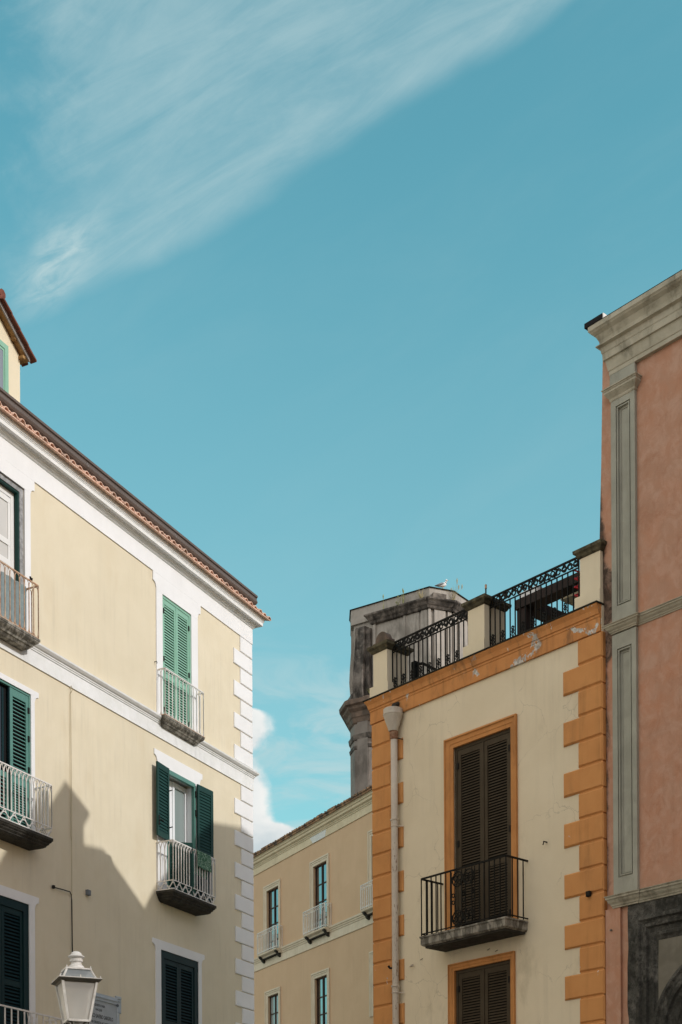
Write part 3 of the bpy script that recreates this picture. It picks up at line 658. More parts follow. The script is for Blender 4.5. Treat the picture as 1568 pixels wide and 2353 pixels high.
# LR, LL windows in the shade
for (l, r, t, so, top, lab) in ((3.65, 2.22, 7.85, (3.84, 2.10), 8.035, 0), (9.27, 7.84, 7.86, (9.46, 7.685), 8.035, 1)):
    s5 = surround(FL, so[0], so[1], 5.2, top, 7.935, 0.115, (l, r, t), m_['white_trim'], LB)
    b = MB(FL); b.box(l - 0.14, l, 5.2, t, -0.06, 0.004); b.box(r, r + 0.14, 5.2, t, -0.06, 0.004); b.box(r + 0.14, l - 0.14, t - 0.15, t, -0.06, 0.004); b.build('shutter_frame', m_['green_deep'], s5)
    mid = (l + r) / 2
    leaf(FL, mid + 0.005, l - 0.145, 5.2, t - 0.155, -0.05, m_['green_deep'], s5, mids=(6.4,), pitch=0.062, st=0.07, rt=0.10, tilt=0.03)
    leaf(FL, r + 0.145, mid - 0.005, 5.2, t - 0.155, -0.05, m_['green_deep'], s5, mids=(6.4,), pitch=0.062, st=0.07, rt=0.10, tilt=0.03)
    backing(FL, r + 0.02, l - 0.02, 5.22, t - 0.02, -0.07, m_['interior_dark'], s5)
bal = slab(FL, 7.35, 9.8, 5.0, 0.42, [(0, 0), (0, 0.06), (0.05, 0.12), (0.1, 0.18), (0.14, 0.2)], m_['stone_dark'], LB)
b = MB(FL)
for A_, B_, n in [((9.78, 0.35), (7.37, 0.35), 14), ((7.37, 0.35), (7.37, 0.0), 3)]: rail_panel(b, A_, B_, n, 5.0, 5.875, 'plain', 0.013)
for k in range(3):
    u0_ = 8.26 - 0.0; b.tube([(8.42 - k * 0.1, 5.85, 0.352), (8.34 - k * 0.1, 5.45, 0.352), (8.28 - k * 0.1, 5.80, 0.352)], 0.012, 4)
b.build('railing', m_['white_iron'], bal)
# cables, hooks, junction box
b = MB(FL); b.tube([(7.15, 8.325, 0.02), (6.9, 8.33, 0.05), (6.69, 8.34, 0.04), (6.62, 8.30, 0.02), (6.605, 8.2, 0.02), (6.60, 7.2, 0.025), (6.59, 6.2, 0.02), (6.60, 4.4, 0.02)], 0.011, 5)
b.lathe(7.16, 0.03, [(0.0, 8.29), (0.03, 8.30), (0.03, 8.35), (0.0, 8.36)], 8); b.build('cable', m_['cable_black'], LB)
b = MB(FL); b.tube([(6.60, 12.05, 0.02), (6.60, 10.0, 0.025), (6.60, 8.3, 0.02)], 0.0055, 4); b.tube([(6.63, 12.0, 0.02), (6.63, 9.4, 0.02), (6.60, 9.3, 0.02)], 0.004, 4)
b.tube([(6.60, 12.03, 0.03), (6.57, 12.10, 0.04), (6.60, 12.16, 0.03), (6.63, 12.10, 0.03)], 0.007, 4, closed=True); b.build('thin_cable', m_['cable_cream'], LB)
b = MB(FL); b.chbox(6.07, 6.16, 8.40, 8.50, 0.0, 0.07, 0.008); b.build('junction_box', m_['box_grey'], LB)
def hook(fr, u, v, parent, m, k=1.0):
    b = MB(fr); b.tube([(u, v, -0.01), (u, v, 0.07 * k), (u, v - 0.05 * k, 0.085 * k)], 0.010 * k, 5); return b.build('wall_hook', m, parent)
for u, v, k in ((3.80, 13.62, 0.8), (0.72, 6.62, 0.5), (0.30, 6.28, 0.7)): hook(FL, u, v, LB, m_['iron'], k)
# dormer on the left roof
Fd = FL
dm = MB(Fd); uc = 7.47; hw = 0.735; wd = -1.0
dm.loft([[(uc - hw, 16.2, wd), (uc + hw, 16.2, wd), (uc + hw, 18.43, wd), (uc, 18.95, wd), (uc - hw, 18.43, wd)], [(uc - hw, 16.2, wd - 3), (uc + hw, 16.2, wd - 3), (uc + hw, 18.43, wd - 3), (uc, 18.95, wd - 3), (uc - hw, 18.43, wd - 3)]])
dorm = dm.build('dormer', m_['cream_plaster'], LB)
b = MB(Fd); b.box(uc - 0.37, uc - 0.27, 16.6, 18.42, wd, wd + 0.03); b.box(uc + 0.27, uc + 0.37, 16.6, 18.42, wd, wd + 0.03); b.box(uc - 0.27, uc + 0.27, 18.32, 18.42, wd, wd + 0.03)
b.box(uc - 0.27, uc - 0.235, 16.6, 18.32, wd, wd + 0.018); b.box(uc + 0.235, uc + 0.27, 16.6, 18.32, wd, wd + 0.018); b.box(uc - 0.235, uc + 0.235, 18.27, 18.32, wd, wd + 0.018)
b.box(uc - 0.235, uc + 0.235, 16.6, 18.27, wd + 0.002, wd + 0.008)
dw = b.build('dormer_window', m_['green_bright'], dorm)
backing(Fd, uc - 0.235, uc + 0.235, 16.6, 18.27, wd + 0.012, m_['frosted_window'], dorm, 'pane')
sl = 0.69
def roof_side(name, m, lo, hi, w0, w1, ext, sg):
    b = MB(Fd); a = hw + ext
    b.loft([[(uc, 18.95 + lo, w) for w in (w0, w1)] + [(uc, 18.95 + hi, w) for w in (w1, w0)], [(uc - sg * a, 18.95 - sl * a + lo, w) for w in (w0, w1)] + [(uc - sg * a, 18.95 - sl * a + hi, w) for w in (w1, w0)]])
    return b.build(name, m, dorm)
for sg in (1, -1):
    roof_side('soffit', m_['roof_wood'], 0.03, 0.075, wd - 3, wd + 0.11, 0.13, sg)
    roof_side('bargeboard', m_['flashing'], 0.02, 0.14, wd + 0.11, wd + 0.135, 0.13, sg)
    b = MB(Fd); a = hw + 0.19; n = 4
    for i in range(n):
        t0, t1 = a * i / n, a * (i + 1.12) / n
        for wi in range(9):
            wc = wd + 0.15 - wi * 0.20
            r0 = []
            for t, lift in ((t0, 0.115), (t1, 0.135)):
                r0.append([(uc - sg * t, 18.95 - sl * t + lift + 0.05 * math.sin(math.pi * j / 5), wc - 0.075 * math.cos(math.pi * j / 5)) for j in range(6)] + [(uc - sg * t, 18.95 - sl * t + lift - 0.03, wc + 0.07), (uc - sg * t, 18.95 - sl * t + lift - 0.03, wc - 0.07)])
            b.loft(r0)
    b.build('dormer_tiles', m_['roof_tile_dark'], dorm)
b = MB(Fd); b.tube([(uc, 19.12, wd + 0.21), (uc, 19.12, wd - 3)], 0.085, 8); b.build('ridge_tile', m_['roof_tile_dark'], dorm)
b = MB(Fd); b.box(uc - hw - 0.02, uc - hw + 0.05, 18.37, 18.42, wd, wd + 0.11); b.box(uc - hw + 0.20, uc - hw + 0.27, 18.60, 18.67, wd, wd + 0.10); b.build('roof_bracket', m_['roof_wood'], dorm)

# marble plaque
PQ = thing('memorial_plaque', FL.P(5.8, 5.2, 0.03), 'grey marble plaque with dark lettering on the shaded cream wall behind the lantern', 'plaque')
b = MB(FL); b.box(5.20, 6.40, 5.25, 6.50, 0.0, 0.03); b.build('panel', m_['marble'], PQ)
b = MB(FL)
b.chbox(5.14, 5.22, 5.2, 6.50, 0.0, 0.045, 0.01); b.chbox(6.38, 6.46, 5.2, 6.50, 0.0, 0.045, 0.01)
b.extr([(0.0, 6.48), (0.045, 6.48), (0.05, 6.52), (0.065, 6.54), (0.065, 6.56), (0.04, 6.57), (0.04, 6.615), (0.0, 6.615)], 5.22, 6.38)
b.chbox(5.085, 5.235, 6.33, 6.655, 0.0, 0.05, 0.012); b.chbox(6.365, 6.515, 6.33, 6.655, 0.0, 0.05, 0.012)
b.box(5.11, 5.21, 6.60, 6.62, 0.05, 0.07); b.box(5.12, 5.20, 6.55, 6.565, 0.05, 0.07)
b.build('frame', m_['marble_frame'], PQ)
b = MB(FL); b.lathe(5.225, 0.06, [(0, 6.44), (0.022, 6.45), (0.026, 6.475), (0.015, 6.495), (0, 6.5)], 8); b.lathe(6.375, 0.06, [(0, 6.44), (0.022, 6.45), (0.026, 6.475), (0.015, 6.495), (0, 6.5)], 8); b.build('bolt', m_['box_grey'], PQ)
def text(fr, s, u, v, size, squeeze, parent, m, w=0.031, flip=-1, name='lettering'):
    cu = bpy.data.curves.new('t', 'FONT'); cu.body = s; cu.size = size; cu.align_x = 'CENTER'; cu.align_y = 'CENTER'; cu.extrude = 0.0015; cu.resolution_u = 3
    to = bpy.data.objects.new('t', cu); COL.objects.link(to)
    me = bpy.data.meshes.new_from_object(to.evaluated_get(bpy.context.evaluated_depsgraph_get()))
    bpy.data.objects.remove(to)
    for vt in me.vertices:
        q = fr.P(u + flip * vt.co.x * squeeze, v + vt.co.y, w + vt.co.z) - parent.location
        vt.co = q
    me.materials.clear(); me.materials.append(m)
    o = bpy.data.objects.new(name, me); COL.objects.link(o); o.parent = parent; return o
text(FL, 'IN QUESTA CASA', 5.80, 6.385, 0.062, 0.80, PQ, m_['letter'])
text(FL, 'NACQUE', 5.80, 6.30, 0.062, 0.80, PQ, m_['letter'])
text(FL, 'FRANCESCO SAVERIO GARGIULO', 5.80, 6.175, 0.105, 0.575, PQ, m_['letter'])
text(FL, 'ILLUSTRE GIURISTA ACCADEMICO', 5.78, 6.058, 0.066, 0.80, PQ, m_['letter'])

# towel on the right middle balcony
b = MB(FL); ring = []
prof = [(0.345, 9.52), (0.335, 9.75), (0.36, 9.93), (0.385, 10.0), (0.405, 10.008), (0.428, 9.99), (0.436, 9.86), (0.432, 9.76), (0.438, 9.66)]
rings = []
for j in range(13):
    u = 2.90 - 0.53 * j / 12; wv = 0.006 * math.sin(j * 1.7)
    rings.append([(u, v + (0.02 * math.sin(j * 0.9) if i in (0, 8) else 0) - (0.0), w + wv) for i, (w, v) in enumerate(prof)] + [(u, v, w + wv + (-0.006 if w > 0.4 else 0.006)) for w, v in prof[::-1]])
b.loft(rings)
tag(b.build('towel', m_['towel'], smooth=False), 'dark and pale green patterned cloth hung over the white balcony railing', 'towel')
# net screen behind the rusty railing
b = MB(FL)
rings = []
for j in range(20):
    u = 8.10 + 1.2 * j / 19; w = 0.20 + 0.018 * math.sin(j * 2.1) + 0.01 * math.sin(j * 5.3)
    rings.append([(u, 12.5, w), (u, 13.33 + 0.01 * math.sin(j), w), (u, 13.33 + 0.01 * math.sin(j), w - 0.008), (u, 12.5, w - 0.008)])
b.loft(rings)
tag(b.build('privacy_screen', m_['mesh_net']), 'bluish grey reed screen behind the rusty balcony railing', 'screen')
# ================================================================== ORANGE AND IVORY HOUSE
OB = thing('terrace_house', FR.P(2.6, 0, -2), 'ivory house with orange quoins, peeling orange cornice and a railed roof terrace', 'house')
b = MB(FR)
hol = [(2.085, 3.335, 6.79, 9.90, 0.10), (2.075, 3.305, 3.2, 6.262, 0.08), (2.1, 3.3, 0.0, 2.6, 0.3)]
wall_panel(b, 0.145, 5.13, 0.0, 11.2, hol, 0.0)
b.poly([(0.145, 0, 0), (0.145, 11.2, 0), (0.145, 11.2, -9), (0.145, 0, -9)]); b.poly([(5.13, 0, 0), (5.13, 11.2, 0), (5.13, 11.2, -9), (5.13, 0, -9)])
b.poly([(0.145, 0, -9), (5.13, 0, -9), (5.13, 11.2, -9), (0.145, 11.2, -9)])
b.build('wall', m_['ivory_plaster'], OB)
b = MB(FR); b.box(0.16, 5.12, 11.10, 11.215, -9, -0.001); b.build('terrace_floor', m_['roof_grey'], OB)
b = MB(FR); b.moulding([(0.03, 10.815), (0.035, 10.82), (0.035, 11.02), (0.045, 11.03), (0.045, 11.06), (0.06, 11.07), (0.062, 11.085), (0.065, 11.10), (0.075, 11.14), (0.10, 11.18), (0.11, 11.195), (0.11, 11.212)], 0.145, 5.12, 9.0, None)
oc = b.build('cornice', m_['orange_cornice'], OB)
b = MB(FR); b.moulding([(0.125, 11.213), (0.13, 11.232), (0.0, 11.236)], 0.145, 5.135, 9.0, None, 0.0, -0.45); b.build('lead_edge', m_['lead_edge'], oc)
# quoins: chamfered blocks, long and short in turn
tops = [10.812] + [10.43 - 0.3835 * i for i in range(28)]
lng = False
for t, bt in zip(tops[:-1], tops[1:]):
    b = MB(FR); b.chbox(4.397 if lng else 4.685, 5.155, bt + 0.012, t - 0.010, -0.3, 0.035, 0.022); b.build('quoin', m_['orange_plaster'], OB); lng = not lng
tops = [10.812] + [10.785 - 0.012 - 0.3755 * (i + 1) for i in range(28)]
tops = [10.812, 10.40] + [10.40 - 0.3745 * (i + 1) for i in range(27)]
lng = False
for t, bt in zip(tops[:-1], tops[1:]):
    b = MB(FR); b.chbox(0.125, 0.892 if lng else 0.609, bt + 0.012, t - 0.010, -0.6, 0.035, 0.022); b.build('quoin', m_['orange_plaster'], OB); lng = not lng
b = MB(FR); b.box(0.14, 0.60, 0.0, 10.81, -0.3, 0.012); b.box(4.70, 5.14, 0.0, 10.81, -0.3, 0.012); b.build('quoin_backing', m_['orange_plaster'], OB)
# window surrounds: stepped orange architraves
def architrave(fr, lo, ro, to, li, ri, ti, vb, m, parent, name='window_surround'):
    b = MB(fr)
    n = [(0.0, 0.045), (0.17, 0.052), (0.19, 0.038), (0.30, 0.030), (0.62, 0.030), (0.66, 0.022), (1.0, 0.020)]
    def mk(f): return (lo + (li - lo) * f, ro + (ri - ro) * f, to + (ti - to) * f)
    rings = []
    l, r, t = mk(0); rings.append([(l, vb, 0), (l, t, 0), (r, t, 0), (r, vb, 0)])
    for f, p in n: l, r, t = mk(f); rings.append([(l, vb, p), (l, t, p), (r, t, p), (r, vb, p)])
    l, r, t = mk(1.0); rings.append([(l, vb, -0.09), (l, t, -0.09), (r, t, -0.09), (r, vb, -0.09)])
    b.loft(rings, cap=False, close=False)
    return b.build(name, m, parent)
for (lo, ro, to, li, ri, ti, vb, tops_) in ((1.892, 3.463, 10.062, 2.085, 3.335, 9.895, 6.79, 0), (1.953, 3.395, 6.372, 2.078, 3.302, 6.258, 3.0, 1)):
    s6 = architrave(FR, lo, ro, to, li, ri, ti, vb, m_['orange_trim'], OB)
    b = MB(FR); b.box(li, li + 0.045, vb, ti, -0.07, -0.025); b.box(ri - 0.045, ri, vb, ti, -0.07, -0.025); b.box(li + 0.045, ri - 0.045, ti - 0.05, ti, -0.07, -0.025)
    b.build('shutter_frame', m_['brown_shutter'], s6)
    mid = (li + ri) / 2
    mids = (7.86,) if not tops_ else (4.4,)
    leaf(FR, li + 0.05, mid - 0.008, vb + 0.01, ti - 0.055, -0.066, m_['brown_shutter'], s6, mids=mids, pitch=0.0445, st=0.075, rt=0.09, th=0.034, tilt=0.020, face=0.015, hw=li + 0.06)
    leaf(FR, mid + 0.008, ri - 0.05, vb + 0.01, ti - 0.055, -0.066, m_['brown_shutter'], s6, mids=mids, pitch=0.0445, st=0.075, rt=0.09, th=0.034, tilt=0.020, face=0.015, hw=ri - 0.06)
    b = MB(FR); b.box(mid - 0.014, mid + 0.014, vb + 0.01, ti - 0.055, -0.045, -0.018); b.build('meeting_rail', m_['brown_shutter'], s6)
    backing(FR, li, ri, vb, ti, -0.075, m_['interior_dark'], s6)
# balcony
bal = slab(FR, 1.79, 3.665, 6.79, 0.53, [(0.0, 0.0), (0.0, 0.025)], m_['stone_grey'], OB)
b = MB(FR); b.loft([[(1.805 + i, v, -0.01), (3.65 - i, v, -0.01), (3.65 - i, v, 0.515 - i), (1.805 + i, v, 0.515 - i)] for i, v in ((0, 6.765), (0, 6.655), (0.03, 6.63))]); b.build('slab_edge', m_['stone_grey'], bal)
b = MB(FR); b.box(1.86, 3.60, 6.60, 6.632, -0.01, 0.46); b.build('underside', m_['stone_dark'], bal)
b = MB(FR)
A0, A1, W_ = 1.815, 3.655, 0.50
rp = [((A0, 0.0), (A0, W_)), ((A0, W_), (A1, W_)), ((A1, W_), (A1, 0.0))]
for A_, B_ in rp:
    b.tube([(A_[0], 7.725, A_[1]), (B_[0], 7.725, B_[1])], 0.018, 4); b.tube([(A_[0], 6.83, A_[1]), (B_[0], 6.83, B_[1])], 0.012, 4)
for u in (1.815, 2.04, 2.15, 2.26, 2.37, 2.475, 3.10, 3.20, 3.31, 3.42, 3.535, 3.655): b.tube([(u, 6.80, W_), (u, 7.72, W_)], 0.0105, 4)
for k in range(1, 4): b.tube([(A0, 6.80, W_ * k / 4), (A0, 7.72, W_ * k / 4)], 0.0105 if k != 3 else 0.02, 4)
for k in (1, 2, 3): b.tube([(A1, 6.80, W_ * k / 4 - 0.02), (A1, 7.72, W_ * k / 4 - 0.02)], 0.0105, 4)
rl = b.build('railing', m_['iron_black'], bal)
b = MB(FR)
def circ(b, u, v, w, r, th=0.009, n=14, a0=0, a1=360):
    pts = [(u + r * math.cos(math.radians(a0 + (a1 - a0) * k / n)), v + r * math.sin(math.radians(a0 + (a1 - a0) * k / n)), w) for k in range(n + (0 if a1 - a0 == 360 else 1))]
    b.tube(pts, th, 4, closed=(a1 - a0 == 360))
for u in (2.495, 2.575, 2.72, 2.80, 2.94, 3.0): b.tube([(u, 6.83, W_), (u, 7.70, W_)], 0.0085, 4)
for cu_ in (2.63, 2.87):
    for cv in (7.565, 6.955):
        circ(b, cu_, cv, W_, 0.115, 0.012); sg = 1 if cv > 7 else -1
        for dx in (-0.045, 0.045):
            circ(b, cu_ + dx, cv + 0.02 * sg, W_, 0.042, 0.010, 10); circ(b, cu_ + dx * 0.8, cv - 0.055 * sg, W_, 0.028, 0.009, 8)
for u in (2.535, 2.76, 2.96):
    for v in (7.32, 7.21): circ(b, u, v, W_, 0.030, 0.011, 8)
b.build('scroll_panel', m_['iron_black'], rl)
# terrace pillars with stone caps
WZ = 0.015; WD = -0.50
def pillar(bu0, bu1, su0, su1, cu0, cu1):
    b = MB(FR); b.box(su0, su1, 11.40, 12.03, WD + 0.03, WZ); b.box(bu0, bu1, 11.22, 11.45, WD, WZ + 0.02)
    p = b.build('pillar', m_['pillar_plaster'], OB)
    b = MB(FR); c0 = ((su0 - 0.012), (su1 + 0.012))
    b.loft([[(su0 - q, v, WD - q + 0.03), (su1 + q, v, WD - q + 0.03), (su1 + q, v, WZ + q), (su0 - q, v, WZ + q)] for q, v in ((0.006, 12.01), (0.03, 12.03), (0.045, 12.06), (0.075, 12.085), (0.08, 12.13), (0.0, 12.155))])
    b.build('pillar_cap', m_['pillar_cap'], p); return p
pillar(0.10, 0.56, 0.175, 0.525, 0.08, 0.6)
pillar(2.335, 2.80, 2.43, 2.79, 2.3, 2.87)
pillar(4.645, 5.12, 4.735, 5.115, 4.6, 5.1)
# terrace railings: two runs along the front
def terrace_rail(u0, u1, nb, fr=FR, w=-0.10):
    b = MB(fr); V1, V2, V0 = 12.125, 11.965, 11.30
    b.tube([(u0, V1, w), (u1, V1, w)], 0.019, 4); b.tube([(u0, V2, w), (u1, V2, w)], 0.0125, 4); b.tube([(u0, V0 - 0.04, w), (u1, V0 - 0.04, w)], 0.0125, 4)
    for i in range(nb + 1):
        u = u0 + (u1 - u0) * i / nb; b.tube([(u, V0 - 0.06, w), (u, V2 if 0 < i < nb else V1, w)], 0.0115, 4)
    r = b.build('terrace_railing', m_['iron_black'], OB)
    b = MB(fr); dx = (u1 - u0) / nb
    # running scroll of leaves between the two top rails
    npd = max(1, int(round(nb / 2.2))); pl = (u1 - u0) / npd
    for i in range(npd):
        us = u0 + pl * i; pts = []
        for j in range(13):
            t = j / 12; pts.append((us + pl * t, (V1 + V2) / 2 + 0.045 * math.sin(2 * math.pi * t), w))
        b.tube(pts, 0.012, 4)
        circ(b, us + pl * 0.24, (V1 + V2) / 2 - 0.012, w, 0.036, 0.012, 9); circ(b, us + pl * 0.74, (V1 + V2) / 2 + 0.012, w, 0.036, 0.012, 9)
        for k in range(7):
            t = random.random(); sg = random.choice((-1, 1)); cx_, cv = us + pl * t, (V1 + V2) / 2 + sg * random.uniform(0.02, 0.055); rr = random.uniform(0.014, 0.026); a_ = random.random() * 3
            b.prism([(cx_ + rr * math.cos(q) * math.cos(a_) * 1.6 - rr * math.sin(q) * math.sin(a_) * 0.8, cv + rr * math.cos(q) * math.sin(a_) * 1.6 + rr * math.sin(q) * math.cos(a_) * 0.8) for q in [2 * math.pi * z_ / 7 for z_ in range(7)]], w - 0.006, w + 0.006)
    b.build('leaf_frieze', m_['iron_black'], r)
    for i in range(0, nb, 2):
        b = MB(fr)
        uc_ = u0 + dx * (i + 0.5); hw_ = dx * 0.36
        circ(b, uc_, 11.50, w, 0.022, 0.012, 8); circ(b, uc_, 11.445, w, 0.026, 0.010, 8)
        for v in (11.27, 11.33, 11.39):
            b.tube([(uc_ - hw_, v, w), (uc_, v + 0.055, w), (uc_ + hw_, v, w), (uc_, v - 0.02, w)], 0.0085, 4, closed=True)
        b.tube([(uc_, 11.25, w), (uc_, 11.47, w)], 0.008, 4)
        b.build('finial', m_['iron_black'], r)
    return r
terrace_rail(0.54, 2.33, 17)
terrace_rail(2.81, 4.62, 17)
# downpipe with hopper
b = MB(FR); b.lathe(0.78, 0.105, [(0.058, 10.45), (0.058, 9.00), (0.056, 6.1), (0.056, 0.1)], 14); pipe = b.build('downpipe', m_['pipe_paint'], OB, smooth=True)
b = MB(FR); b.lathe(0.78, 0.125, [(0.0, 10.50), (0.075, 10.50), (0.165, 10.76), (0.172, 10.765), (0.172, 10.785), (0.165, 10.79), (0.168, 10.86), (0.155, 10.87), (0.0, 10.86)], 20); b.build('hopper', m_['hopper_paint'], pipe)
b = MB(FR); b.tube([(0.80, 10.84, 0.16), (0.80, 10.93, 0.11), (0.80, 10.99, -0.02)], [0.045, 0.05, 0.05], 8); b.build('spout', m_['stone_dark'], pipe)
b = MB(FR); b.lathe(0.78, 0.108, [(0.058, 10.36), (0.068, 10.38), (0.066, 10.42), (0.074, 10.44), (0.072, 10.50), (0.055, 10.51)], 14); b.build('rust_collar', m_['rust'], pipe)
for v in (9.0, 6.18):
    b = MB(FR); b.lathe(0.78, 0.105, [(0.058, v - 0.12), (0.066, v - 0.115), (0.066, v - 0.105), (0.06, v - 0.095), (0.063, v - 0.02), (0.075, v - 0.01), (0.075, v + 0.01), (0.062, v + 0.02)], 14); b.tube([(0.84, v - 0.11, 0.10), (0.92, v - 0.12, 0.03)], 0.010, 4); b.build('collar', m_['pipe_paint'], pipe)
b = MB(FR); b.tube([(0.86, 10.37, 0.10), (0.93, 10.34, 0.04)], 0.010, 4); b.tube([(0.70, 6.50, 0.12), (0.64, 6.51, 0.10), (0.62, 6.55, 0.12)], 0.02, 5); b.tube([(0.70, 5.2, 0.12), (0.66, 5.3, 0.12)], 0.014, 5); b.build('bracket', m_['iron'], pipe)
for u, v in ((4.05, 7.93), (2.2, 7.85)): hook(FR, u, v, OB, m_['iron'], 1.1)
b = MB(FR); b.chbox(4.86, 4.93, 6.93, 7.01, 0.033, 0.09, 0.01); b.build('spotlight', m_['iron'], OB)
b = MB(FR); b.tube([(1.02, 6.49, 0.0), (1.10, 6.50, 0.03), (1.14, 6.49, 0.05)], [0.006, 0.014, 0.018], 6); b.build('pipe_stub', m_['pipe_paint'], OB)
for (u, v) in ((2.85, 6.50), (3.02, 6.45), (1.33, 6.58)):
    b = MB(FR); b.tube([(u, v, 0.0), (u - 0.02, v - 0.03, 0.04)], 0.006, 4); b.build('iron_peg', m_['iron'], OB)

# things on the terrace
PG = thing('pergola', FR.P(3.2, 11.215, -2.2), 'dark brown pergola with a cream awning, seen through the right half of the terrace railing', 'pergola')
for (a_, c_, e_, f_) in ((2.12, 2.33, -1.72, -1.52), (2.12, 2.33, -3.6, -3.4), (4.9, 5.1, -3.6, -3.4)):
    b = MB(FR); b.box(a_, c_, 11.215, 12.574, e_, f_); b.build('post', m_['pergola_brown'], PG)
b = MB(FR); b.box(2.10, 5.12, 12.575, 12.735, -1.76, -1.49); b.box(2.10, 2.35, 12.575, 12.735, -3.7, -1.76); b.build('beam', m_['pergola_brown'], PG)
b = MB(FR)
for k in range(9): b.box(2.95, 5.08, 12.50, 12.53, -1.85 - k * 0.2, -1.77 - k * 0.2 + 0.10)
b.box(2.95, 5.08, 12.53, 12.54, -3.65, -1.77); b.build('awning', m_['awning_cream'], PG)
b = MB(FR); b.box(2.15, 2.55, 12.74, 12.86, -1.9, -1.55); b.build('roof_box', m_['ac_white'], PG)
CH = thing('arched_chimney', FR.P(0.25, 12.0, -0.55), 'small dark brown arched chimney head rising behind the left terrace pillar', 'chimney')
b = MB(FR); arc = [(0.235 + 0.15 * math.cos(math.pi * k / 10), 12.27 + 0.16 * math.sin(math.pi * k / 10)) for k in range(11)]
b.prism([(0.385, 12.15)] + arc + [(0.085, 12.15)], -0.24, -0.12); b.build('head', m_['tower_brown'], CH)
b = MB(FR); b.box(0.03, 0.44, 12.235, 12.27, -0.25, -0.11); b.build('ledge', m_['tower_brown'], CH)
b = MB(FR); b.box(0.40, 0.50, 11.215, 12.0, -0.78, -0.68)
b.tube([(0.45, 11.95, -0.72), (0.62, 11.93, -0.75), (1.25, 11.50, -1.0)], 0.03, 4); b.tube([(0.5, 11.55, -0.72), (1.25, 11.22, -1.0)], 0.02, 4)
for k in range(8): t = k / 7; b.tube([(0.52 + 0.70 * t, 11.50 - 0.28 * t, -0.73 - 0.26 * t), (0.52 + 0.70 * t, 11.97 - 0.43 * t, -0.73 - 0.26 * t)], 0.012, 4)
for k in range(4): circ(b, 0.62 + 0.17 * k, 11.68 - 0.09 * k, -0.78 - 0.06 * k, 0.06, 0.014, 9)
tag(b.build('stair_railing', m_['iron_black']), 'dark sloping stair rail on the terrace behind the left run of front railing', 'railing')
b = MB(FR); pts = [(4.49, 12.0, -0.16)]
for k in range(26):
    g = k * 0.9; pts.append((4.50 + 0.045 * math.sin(g), 11.98 - 0.018 * k, -0.20 + 0.05 * math.cos(g)))
b.tube(pts, 0.014, 6)
tag(b.build('red_hose', m_['red_hose']), 'coil of red hose hanging inside the terrace railing beside the right pillar', 'hose')
b = MB(FR); b.chbox(0.60, 0.80, 11.22, 11.62, -1.2, -0.85, 0.02); acu = b.build('air_conditioner', m_['ac_white']); tag(acu, 'small white air conditioner box behind the left terrace railing', 'air conditioner')
b = MB(FR); b.box(0.63, 0.77, 11.30, 11.55, -0.852, -0.842); b.build('grille', m_['iron'], acu)
b = MB(FR); b.tube([(2.775, 12.15, -0.04), (2.775, 12.27, -0.04)], 0.012, 6); rod = b.build('finial_rod', m_['iron']); tag(rod, 'short black rod with a pale tip on the middle terrace pillar', 'rod')
b = MB(FR); b.tube([(2.775, 12.27, -0.04), (2.775, 12.335, -0.04)], 0.018, 6); b.build('tip', m_['rusty_iron'], rod)

# ================================================================== PINK HOUSE
PB = thing('palazzo', FR.P(9, 0, -4), 'pink plastered palazzo with grey pilaster, heavy grey cornice and dark stone portal', 'house')
WP = -0.05
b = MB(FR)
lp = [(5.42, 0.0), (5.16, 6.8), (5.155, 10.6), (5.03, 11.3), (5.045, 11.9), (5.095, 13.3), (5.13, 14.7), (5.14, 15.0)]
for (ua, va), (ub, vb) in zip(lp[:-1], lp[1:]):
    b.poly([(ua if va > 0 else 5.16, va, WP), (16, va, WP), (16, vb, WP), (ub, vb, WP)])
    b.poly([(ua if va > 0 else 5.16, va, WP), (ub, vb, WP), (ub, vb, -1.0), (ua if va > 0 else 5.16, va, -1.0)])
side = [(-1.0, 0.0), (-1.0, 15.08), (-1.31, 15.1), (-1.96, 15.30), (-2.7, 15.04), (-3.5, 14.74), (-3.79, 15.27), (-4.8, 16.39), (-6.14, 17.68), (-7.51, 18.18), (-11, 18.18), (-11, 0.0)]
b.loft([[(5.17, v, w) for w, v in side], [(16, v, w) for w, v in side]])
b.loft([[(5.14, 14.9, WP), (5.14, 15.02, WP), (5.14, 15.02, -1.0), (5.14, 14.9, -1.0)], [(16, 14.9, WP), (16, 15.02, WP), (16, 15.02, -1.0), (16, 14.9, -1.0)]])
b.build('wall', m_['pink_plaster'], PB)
b = MB(FR); b.loft([[(u, v, w) for w, v in ((-0.72, 14.9), (-0.72, 15.95), (-0.68, 16.02), (-1.15, 16.66), (-1.97, 16.43), (-1.9, 16.3), (-1.75, 16.2), (-1.75, 14.9))] for u in (6.3, 6.65)])
b.build('unseen_roof_turret', m_['pink_plaster'], PB)  # unseen; outline shaped to throw the peaked shadow on the townhouse
b = MB(FR); b.box(21.5, 36, 0, 19, 8, 32); b.build('unseen_neighbour', m_['pink_red'], PB)  # unseen neighbouring house, added to block sky light from the right
b = MB(FR); b.box(16, 21.5, 0, 14.5, -12, WP - 0.02); b.build('unseen_neighbour', m_['pink_red'], PB)  # unseen, added out of frame beyond the palazzo's right end
b = MB(FR)
CP = [(0.01, 14.50), (0.01, 14.56), (0.02, 14.57), (0.03, 14.62), (0.045, 14.70), (0.05, 14.715), (0.075, 14.722), (0.078, 14.815), (0.088, 14.83), (0.097, 14.895), (0.10, 14.905), (0.148, 14.925), (0.148, 14.94), (0.10, 14.953), (0.112, 15.01), (0.15, 15.085), (0.20, 15.125), (0.21, 15.14), (0.225, 15.155), (0.225, 15.222), (0.0, 15.235)]
b.moulding(CP, 5.305, 16, 1.2, None, 0.0, -0.06)
cor = b.build('cornice', m_['grey_cornice'], PB)
